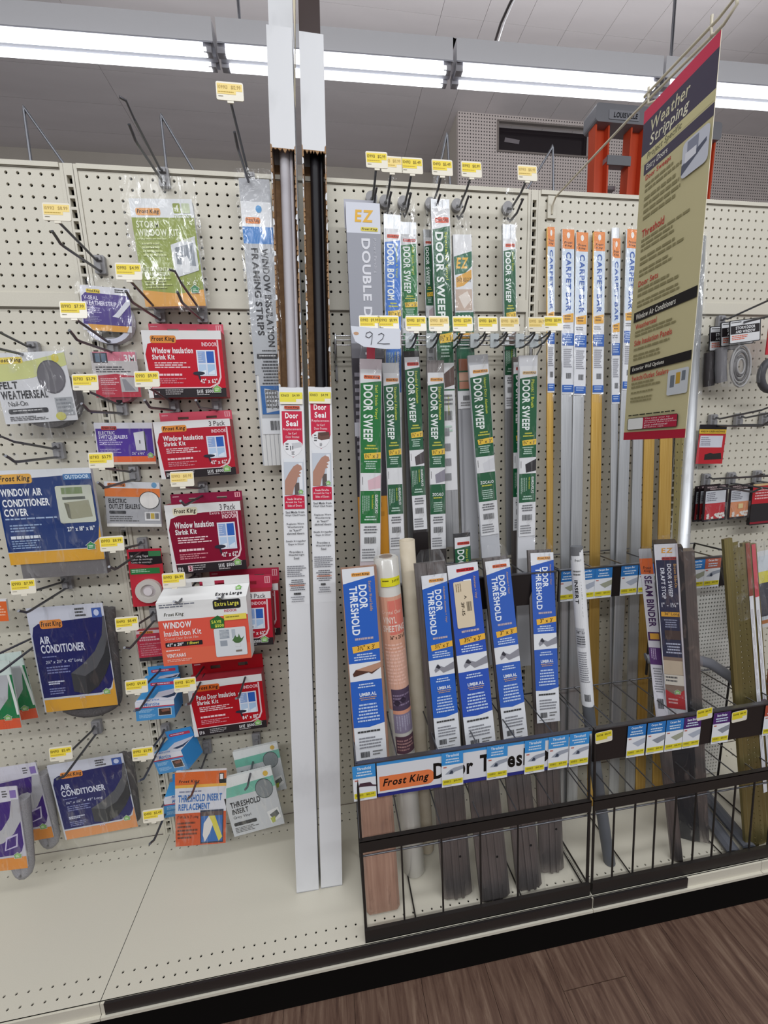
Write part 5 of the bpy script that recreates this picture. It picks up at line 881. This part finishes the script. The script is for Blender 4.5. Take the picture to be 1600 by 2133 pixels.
b = MB(); b.box(-.95, 0, 0, .95, 1.2, L_, '#1d1c22'); b.build('carton', t); MB().box(.97, .1, 0, 1.4, 1.0, L_-.5, '#232226').build('rubber_flap', t); MB().box(1.42, .2, 0, 2.3, 1.1, L_-1, 'aluminium_dark').build('metal_carrier', t)
a = Art(1.9, 21.5, 0); a.r(0, 0, 1, 1, '#dfe0e6').r(0.04, .08, .96, .6, '#262b4a').r(.04, .6, .96, .86, '#8b7668').r(.04, .62, .96, .7, '#c7b7a0').t('EZ', .3, .02, .8, .045, '#e2a23a', 2, it=.1).logo(.3, .065, .95, .08, '#b23a3a').t('DOOR SWEEP', .5, .1, .68, .27, '#dfe2ee', 2, 1).t('DRAFT STOP', .2, .12, .38, .28, '#dfe2ee', 2, 1).t('Brown Slide-On', .78, .1, .9, .22, '#c99a5a', 1, 1).t('1" - 1¾"', .15, .3, .88, .325, '#dfe2ee', 1).r(.1, .35, 1, .375, '#e2a83a').t('36" Long', .25, .352, .9, .372, '#2e2414', 1).m(.15, .39, .85, .44, 4, '#9aa0bb', cen=1).r(.2, .45, .9, .5, '#4a3a36').m(.2, .52, .9, .585, 4, '#b9bfd6', cen=1).p([(.04, .79), (.5, .82), (.96, .78), (.96, .9), (.04, .9)][::-1], '#b83235').house(.6, .8, .3).r(.04, .7, .96, .76, '#d8d2c6').m(.1, .71, .8, .75, 2, '#555').m(.15, .84, .7, .88, 2, '#e4b3b3').r(.92, 0, 1, 1, '#c9c4cc')
q = a.build('printed_face', t); q.location = (0, 0, (L_-10.8)*I); film(t, -1.1, 0, 2.5, L_+1.0, -.15, .2, 8, 30, 'film_dense', .2, 52)
# carpet bars with long printed sleeves
def d_carpet(col):
    def f(a):
        a.r(0, 0, 1, .5, '#cfdbe8').r(0, .5, 1, 1, '#dcdee3').r(0, 0, 1, .115, '#e2863e').t('Frost', .15, .07, .85, .085, '#3a1c10', 2, it=.2).t('King', .2, .09, .8, .105, '#3a1c10', 2, it=.2).e(.5, .035, .14, .018, '#e9e4df').t('CARPET BAR', .3, .135, .75, .49, '#2f5aa8', 2, 1)
        a.p([(.05, .515), (.95, .5), (.95, .555), (.1, .56)][::-1], '#e2a83a').m(.2, .515, .9, .55, 2, '#7a5318').m(.1, .575, .9, .6, 2, '#8b8c92').r(0, .625, 1, .7, '#3060b0').m(.1, .632, .9, .69, 4, '#a9c0e4').m(.12, .72, .88, .84, 10, '#9a9ba4').bars(.35, .87, .8, .905).r(0, .945, 1, .99, '#3060b0').m(.15, .952, .85, .98, 2, '#a9c0e4')
    return f
slim('carpet_bar', 'gold carpet bar turned sideways, leftmost of the row', 'carpet trim', ((48.89,-6.12,7.05),(49.87,-0.50,79.06)), .85, 'gold', 18.5, d_carpet(0), seed=61)
slim('carpet_bar', 'silver carpet bar with full label, first of the touching pair', 'carpet trim', ((51.07,-6.12,7.05),(52.01,-0.50,78.89)), 1.45, 'aluminium', 18.5, d_carpet(0), seed=62)
slim('carpet_bar', 'silver carpet bar with full label, second of the touching pair', 'carpet trim', ((51.66,-6.76,7.05),(53.77,-0.50,78.65)), 1.45, 'aluminium', 18.5, d_carpet(0), seed=63)
slim('carpet_bar', 'gold carpet bar with full label beside the silver pair', 'carpet trim', ((55.03,-6.08,7.05),(55.95,-0.50,78.78)), 1.4, 'gold', 18.5, d_carpet(0), seed=64)
slim('carpet_bar', 'silver carpet bar with slightly tilted narrow label, its bare end on top', 'carpet trim', ((58.43,-5.60,7.05),(58.08,-0.50,79.31)), 1.0, 'aluminium', 19, d_carpet(0), seed=65, ytop=1.2)
slim('carpet_bar', 'silver carpet bar half hidden by the left edge of the hanging sign', 'carpet trim', ((57.92,-6.33,7.05),(60.12,-0.60,79.13)), 1.4, 'aluminium', 18.5, d_carpet(0), seed=66)
for (ln, W, k, lb, pf) in ((((60.76,-5.74,7.05),(61.64,-0.50,77.06)), 1.3, 'aluminium', 'bare silver channel bar behind the bottom of the hanging sign', 'channel'), (((62.46,-5.72,7.05),(63.37,-0.50,77.11)), 1.45, 'gold', 'bare gold flat bar, left one of two under the sign', None),
        (((65.31,-5.58,7.05),(65.53,-0.60,77.13)), 1.75, 'gold', 'wider bare gold flat bar, right one of two under the sign', None)):
    slim('trim_bar', lb, 'metal trim', ln, W, k, 0, None, seed=67, key=None, prof=pf)
M, L_ = leanM(*((67.37,-5.16,7.05),(67.68,-0.50,75.10))); t = thing('trim_bar', 'perforated brass edge trim right of the gold bars under the sign', 'metal trim', M=M)
perf(2, int(L_)-2, -.5, 1, -1.0, 1.0, .2, L_-.2, .11, .08, lambda a, b, d: (a*.7, d, b), 'brass_dark').build('perforated_strip', t)
M, L_ = leanM(*((67.07,-6.24,7.05),(69.86,-0.50,78.89))); t = thing('metal_tube', 'tall silver tube in clear wrap standing right of the hanging sign', 'tube', M=M); R_ = .85; n = 20; b = MB()
vs = [(r*math.cos(2*math.pi*i/n), r*math.sin(2*math.pi*i/n)+R_, z) for z, r in ((0, R_), (L_, R_), (L_, R_-.08), (L_-2, R_-.08)) for i in range(n)]
b.mesh(vs, [(k*n+i, k*n+(i+1) % n, (k+1)*n+(i+1) % n, (k+1)*n+i) for k in range(3) for i in range(n)], 'aluminium', True); b.build('tube_wall', t); film(t, -R_, L_-30, R_, L_+.5, -.04, .08, 4, 30, 'film_dense', 0, 68)
# bar ends and rods lower in the bins
for (p0, p1, W, lb) in (((68.68,-7.13,7.35), (66.48,-14.54,7.35), 1.5, 'grey vinyl strip lying on the deck, nearer the bin front left'), ((70.52,-6.21,7.60), (68.58,-14.47,7.60), 1.4, 'grey vinyl strip lying on the deck, crossing behind the other')):
    t = MB(); d = Vector(p1)-Vector(p0); nn = Vector((-d.y, d.x, 0)).normalized()*(W/2); z = p0[2]
    P0 = Vector(p0); P1 = Vector(p1); t.mesh([P0-nn, P0+nn, P1+nn, P1-nn]+[v+Vector((0, 0, .3)) for v in (P0-nn, P0+nn, P1+nn, P1-nn)]+[v+Vector((0, 0, .55)) for v in (P0-nn*.4, P0+nn*.4, P1+nn*.4, P1-nn*.4)], [(0, 1, 2, 3), (0, 4, 5, 1), (1, 5, 6, 2), (2, 6, 7, 3), (3, 7, 4, 0), (4, 8, 9, 5), (5, 9, 10, 6), (6, 10, 11, 7), (7, 11, 8, 4), (8, 11, 10, 9)], '#5d6068')
    tag(t.build('vinyl_strip'), lb, 'weatherstrip')
# bent grey profile, perforated sheet, brass bundle, frames
c0 = (64.30,-8.50,28.74); c1 = (66.55,-9.50,28.17); c2 = (68.51,-10.50,26.69); c3 = (69.26,-11.50,25.03); c4 = (68.83,-12.30,23.71)
tag(MB().tube([(c0[0]-4, c0[1]+1.5, c0[2]-.6), (c0[0]-1.5, c0[1]+.6, c0[2]), c0, c1, c2, c3, c4, (c4[0]-.6, c4[1]-.3, c4[2]-1.6)], .62, '#8b8d96', 12).build('vinyl_profile'), 'grey vinyl profile bending in an arc over the right bin', 'weatherstrip')
t = thing('bagged_strip_end', 'dark strip end in crumpled clear plastic at the right bin front', 'weatherstrip', (66.93,-12.40,23.75)); MB().tube([(-2.2, 0, -.5), (0, -.3, .1), (2.0, -.2, .6), (3.8, 0, .9)], [.35, .5, .55, .5], '#4a4048', 8).build('strip_end', t); film(t, -2.4, -.8, 4.0, 1.6, -.5, .4, 10, 6, 'film_dense', 0, 70)
rc = (71.87,-4.60,25.51,6.26,19.79,-0.078); t = thing('perforated_panel', 'white finely perforated sheet metal panel standing behind the right bin wires', 'panel', (rc[0], -4.6, 0))
na = 14; nb = 56; sx = .44; b = perf(na, nb, 1.0, 1.0, .0, na+.9, 0, nb+1.0, .27, .12, lambda a_, b_, d: (a_*sx-2.4+.22*(int(b_+.5) % 2)*0, d, 7.3+b_*.53), '#dcdcd6'); b.box(-3.6, 0, 7.05, -2.4, .15, 37.5, '#dcdcd6'); b.build('perforated_sheet', t)
q = MB().box(-2.4, .8, 7.1, na*sx-2.0, .9, 37, '#4a4d4f'); q.build('backing', t)
ln = ((70.45,-14.23,7.12),(64.50,-11.74,44.06))
for k in range(5):
    off = k*1.02; p0 = (ln[0][0]-1.5+off, ln[0][1]+.15*k, 7.1); p1 = (ln[1][0]-.2+off*.95, ln[1][1]+.15*k, ln[1][2]-.25*k)
    M, L_ = leanM(p0, p1); t = thing('brass_trim', ['leftmost wide brass trim strip of the bundle at right', 'perforated brass trim, second in the right bundle', 'perforated brass trim, third in the right bundle', 'brass trim with a maroon label strip in the right bundle', 'brass trim with a white and red label at the bundle end'][k], 'metal trim', M=M)
    if k in (1, 2): perf(1, int(L_*1.6)-2, 0, 1, -.6, .6, 0, int(L_*1.6), .16, .1, lambda a_, b_, d: (a_*.72, d, b_/1.6), 'brass_dark').build('perforated_strip', t)
    else: MB().extrude([(-.48, .3), (-.48, 0), (-.1, -.1), (.1, 0), (.48, -.04), (.48, .3)], 0, L_, 'brass_dark').build('bar', t)
    if k >= 3:
        a = Art(.5, 30, -.12); a.r(0, 0, 1, .2, '#8f4a3a' if k == 3 else '#c9505a').r(0, .2, 1, 1, '#dfe0e4').m(.2, .25, .8, .95, 3, '#8b7a80', rot=1, fill=.3)
        if k == 3: a.r(0, .62, 1, .75, '#8f3f3a')
        q = a.build('printed_label', t); q.location = (0, 0, (L_-15)*I)
film(t, -4.4, L_-8, .9, L_+.6, -.35, .3, 12, 10, 'film_dense', 0, 71)
for k, (u, w_) in enumerate(((73.5, 1.3), (75.0, 1.5))):
    t = MB(); t.box(u, -11.5+.6*k, 7.05, u+w_, -10.4+.6*k, 32.2+.4*k, 'wood_red'); t.box(u+.25, -11.7+.6*k, 7.05, u+w_-.25, -11.5+.6*k, 32.0+.4*k, 'wood_red')
    tag(t.build('wood_trim'), ['reddish brown wooden trim board at the right edge, nearer the brass bundle', 'reddish brown wooden trim board cut by the right frame edge'][k], 'wood trim')
t, a, W, H = card('screen_kit_pack', 'large clear bagged pack with window photos at the right edge', 'package', (76.58,-7.50,35.87,5.77,10.08,-0.126), .3, '#d9dbdd')
a.r(.05, .05, .95, .95, '#cfd6dc').r(.08, .25, .5, .85, '#4a4a52').r(.55, .2, .95, .85, '#6f8fb4').r(.08, .25, .5, .4, '#d8cf55').r(.1, .9, .95, .95, '#b9794a').build('printed_label', t); film(t, -W/2-1.5, -H/2, W/2, H/2+1.6, -.3, .3, 12, 12, 'film_dense', 0, 72)
# ------------------------------------------------------------------ hanging category sign on a cream wire arm
t = thing('hanging_sign', 'long olive category sign hanging sideways from a cream wire arm', 'sign', (50.0, -16.45, 67.75), (0, 0, -math.pi/2)); W, H = 6.15, 26.0
b = MB(); b.box(-W/2, 0, -H/2, W/2, .05, H/2, '#d9d2bd'); b.build('sign_board', t)
a = Art(W, H, 0); a.r(0, 0, 1, 1, '#c6bd94').r(0, 0, 1, .035, '#d03a58').r(0, .035, 1, .125, '#4a4356').r(0, .125, 1, .15, '#cdc596').r(.06, .155, 1, .185, '#4a4356').r(0, .974, 1, 1, '#b01f38')
a.t('Weather', .13, .045, .68, .078, '#d8d2b0', 1, it=.15).t('Stripping', .13, .084, .68, .122, '#e4e0c8', 1, it=.15).t('Project Specific', .1, .128, .6, .15, '#77735c', 1, it=.15).t('Entry Doors', .1, .16, .42, .18, '#e6e3da', 1, it=.15)
T_ = '#8d8560'; Rr = '#c23234'
a.t('Door Sweeps', .1, .19, .48, .208, Rr, 1).m(.1, .215, .72, .245, 2, T_).m(.1, .252, .8, .325, 4, T_).t('Threshold', .1, .345, .45, .367, Rr, 1).m(.1, .373, .82, .415, 3, T_).m(.1, .425, .9, .455, 2, T_, seed=8).m(.1, .462, .8, .488, 2, T_).t('Door Sets', .1, .495, .42, .512, Rr, 1).m(.1, .518, .78, .55, 2, T_).m(.1, .556, .78, .58, 2, T_)
a.r(.06, .588, 1, .618, '#1d191c').t('Window Air Conditioners', .1, .595, .72, .612, '#e6e3da', 1, it=.1).t('Weatherseal', .1, .626, .45, .642, Rr, 1).m(.1, .648, .75, .67, 2, T_).t('Side Insulation Panels', .1, .676, .7, .694, Rr, 1).m(.1, .702, .74, .715, 1, T_).m(.1, .722, .74, .745, 2, T_)
a.r(.06, .756, 1, .782, '#1d191c').t('Exterior Wall Options', .1, .762, .62, .777, '#e6e3da', 1, it=.1).t('Switch/Outlet Sealers', .1, .79, .7, .806, Rr, 1).m(.1, .812, .62, .835, 2, T_).m(.1, .842, .5, .852, 1, T_).m(.1, .86, .5, .88, 2, T_)
a.rr(.7, .8, .99, .872, .15, '#c9cdd2').r(.74, .815, .8, .85, '#6f7680').r(.82, .81, .88, .842, '#c29a3e').r(.9, .808, .95, .835, '#6f7680').rr(.66, .195, .99, .285, .3, '#c9ccd8').r(.72, .2, .86, .25, '#8a8ea0').p([(.66, .25), (.96, .225), (.96, .235), (.66, .275)], '#5a5e70').p([(.7, .225), (.84, .225), (.84, .245), (.7, .25)][::-1], '#dfe0e8')
a.m(.09, .917, .86, .924, 1, '#2b2a22').rr(.08, .928, .9, .967, .15, '#2b2a22').rr(.09, .9295, .36, .9655, .1, '#e6e6e4').r(.36, .9295, .89, .9655, '#b02440')
for j, s_ in enumerate(('The easy way to', 'download detailed', 'product information', 'and additional', 'project tips')): a.t(s_, .39, .9315+.0068*j, .39+.026*len(s_), .9365+.0068*j, '#ecd3d8', 1)
a.build('printed_face', t)
t = thing('sign_holder', 'cream wire sign holder arm clipped to the upright', 'sign holder', (50.05, 0, 81.4))
MB().box(-.5, -.28, -1.3, .5, -.14, 1.0, 'cream').build('clip_plate', t)
MB().tube([(0, -.3, -.9), (0, -.4, .0), (0, -1.0, .5), (0, -12, .15), (0, -19.6, -.45), (0, -20.4, -.1), (0, -20.3, .4), (0, -19.2, .25), (0, -13.2, .55)], .1, '#d3cbb6', 8).build('arm', t)
for y in (-13.6, -18.7): MB().tube([(.0, y, .9), (0.02, y, .2), (-.12, y-.2, -.4), (.15, y-.6, -.5)], .09, '#d8d0bc', 6).build('clip', t)
# ------------------------------------------------------------------ far right hardware
for (u, z, lb, l_) in (((73.59,-0.20,69.30)[0], (73.59,-0.20,69.30)[2], 'peg hook over the storm door and window packs', 1), ((73.90,-0.20,57.10)[0], (73.90,-0.20,57.10)[2], 'leftmost peg hook of three over the red screen hardware card', 1), ((77.81,-0.20,57.13)[0], (77.81,-0.20,57.13)[2], 'middle peg hook of three right of the red hardware card', 1), ((81.80,-0.20,57.15)[0], (81.80,-0.20,57.15)[2], 'rightmost peg hook of three at the frame edge', 1),
        ((73.77,-0.20,49.26)[0], (73.77,-0.20,49.26)[2], 'left peg hook over the lower stack of screen hardware cards', 1), ((77.69,-0.20,49.27)[0], (77.69,-0.20,49.27)[2], 'middle peg hook over the lower orange screen hardware card', 1), ((81.84,-0.20,49.34)[0], (81.84,-0.20,49.34)[2], 'right peg hook over the lower dark red card', 1)):
    hook(u, z, lb, '4.99' if 'middle peg hook over' in lb else None, upl=6)
t, a, W, H = card('storm_door_pack', 'front storm door and window seal pack with coiled grey strip', 'package', (73.87,-3.20,67.22,4.37,2.67,-0.107), .05, '#2a2a2c', rad=.15)
def d_storm(a): a.rr(.03, .04, .97, .96, .12, '#d9dadc').r(.04, .24, .96, .6, '#241f22').t('STORM DOOR', .2, .28, .82, .41, '#e8e8ea', 2).t('AND WINDOW', .2, .45, .82, .57, '#e8e8ea', 2).m(.08, .66, .6, .88, 3, '#d9603c').m(.06, .08, .4, .15, 1, '#333')
d_storm(a); a.build('printed_card', t); f = MB()
for k in range(7):
    r = .7+.2*k; f.tube([(.1+r*math.cos(q_*math.pi/9)*.75, .5+.09*(k % 3), -H/2-2.7+r*math.sin(q_*math.pi/9)*1.3) for q_ in range(19)], .12, ['#a3a2a2', '#5f5d5e'][k % 2], 6)
f.build('coiled_strip', t); film(t, -W/2-.1, -H/2-5, W/2, -H/2+.3, -.1, .25, 10, 12, 'film_dense', 0, 81)
for (rc, lb, yb) in (((73.99,-2.20,67.25,4.77,2.87,-0.095), 'middle storm door and window pack behind the front one', 0), ((73.48,-1.20,66.93,4.61,2.97,-0.057), 'rear storm door and window pack with black strip', 1)):
    t, a, W, H = card('storm_door_pack', lb, 'package', rc, .05, '#2a2a2c', rad=.15); d_storm(a); a.build('printed_card', t); MB().tube([(-W/2+.5, .3, -H/2-.1), (-W/2+.45, .3, -H/2-2.5), (-W/2+.6, .3, -H/2-4.2)], .6, '#3a3638' if yb else '#77767a', 10).build('coiled_strip', t); film(t, -W/2-.1, -H/2-4.8, W/2-.6, -H/2+.1, -.25, .2, 8, 10, 'film', 0, 82)
t = thing('felt_coil', 'dark coiled seal in clear bag under a red and yellow card at the right edge', 'package', (79.06,-2.80,63.33)); n = 20
MB().tube([(1.7*math.cos(2*math.pi*i/n), 0, -1.2+1.9*math.sin(2*math.pi*i/n)) for i in range(n+1)], .42, '#4d4c50', 8, False).build('coil', t); MB().box(-1.5, -.1, 1.2, 2.5, 0, 5.5, '#b92a36').box(-1.5, -.13, 3.2, 2.5, -.1, 3.6, '#d9b93a').box(-1.5, -.13, 3.7, 2.5, -.1, 5.5, '#c9d3e0').build('header_card', t)
def hw(label, rc, kind, group=None):
    t, a, W, H = card('hardware_card', label, 'package', rc, .06, '#231a1e', rad=.1)
    if kind == 0: a.r(0, 0, 1, .12, '#1d181b').r(0, .12, 1, .23, '#d8b13a').t('WINDOW SCREEN HARDWARE', .05, .15, .95, .2, '#3a2412', 2).r(0, .24, 1, 1, '#b8242e').r(.06, .28, .9, .58, '#cfd0da').m(.1, .32, .5, .55, 5, '#7a7a88').p([(.3, .76), (.5, .72), (.62, .74), (.9, .72), (.95, .88), (.3, .9)][::-1], '#2a2624')
    else:
        a.r(0, 0, 1, .14, '#2a2022').t('WINDOW SCREEN', .12, .03, .88, .08, '#c9b4b4', 1).t('HARDWARE', .25, .09, .75, .13, '#c9b4b4', 1).r(.08, .16, .92, .5, '#c9ccd2').m(.12, .2, .6, .46, 5, '#7a7a84').r(.08, .5, .92, .94, '#b8242e' if kind == 1 else '#d28a5e')
        rg = random.Random(5)
        for i in range(14): x = .14+.72*rg.random(); y = .78+.12*rg.random()*(1); a.p([(x, y), (x+.1, y-.03), (x+.12, y+.04), (x+.03, y+.05)][::-1], '#dcd8d2')
        if kind == 2: a.r(.4, .56, .6, .7, '#d8c08a')
    a.build('printed_card', t)
    if kind: film(t, -W/2, -H/2+.05, W/2, 0, -.25, .1, 5, 5, 'film', 0, 83)
    return t
hw('single red screen hardware card with yellow band on its own hook', (73.22,-1.00,53.75,4.07,5.09,0.036), 0)
hw('rear card of three in the lower left screen hardware stack', (73.41,-0.70,45.80,3.25,4.90,-0.010), 1)
hw('middle card of three in the lower left screen hardware stack', (73.43,-1.30,45.98,3.22,4.93,-0.039), 1)
hw('front card of three in the lower left screen hardware stack', (73.60,-2.00,46.03,3.62,4.85,-0.027), 1)
hw('screen hardware card with orange panel, second hook from left', (77.75,-1.80,45.99,3.68,4.67,-0.037), 2)
t, a, W, H = card('screen_bag', 'dark screen spline bag with red card cut by the right frame edge', 'package', (81.76,-2.20,45.51,5.47,5.62,-0.020), .4, '#2a2628'); a.r(0, 0, 1, .08, '#d8b98a').r(0, .05, 1, .48, '#b8242e').m(.08, .14, .7, .4, 4, '#e4b3b3').r(0, .92, 1, .97, '#8a1f2c').build('printed_card', t)
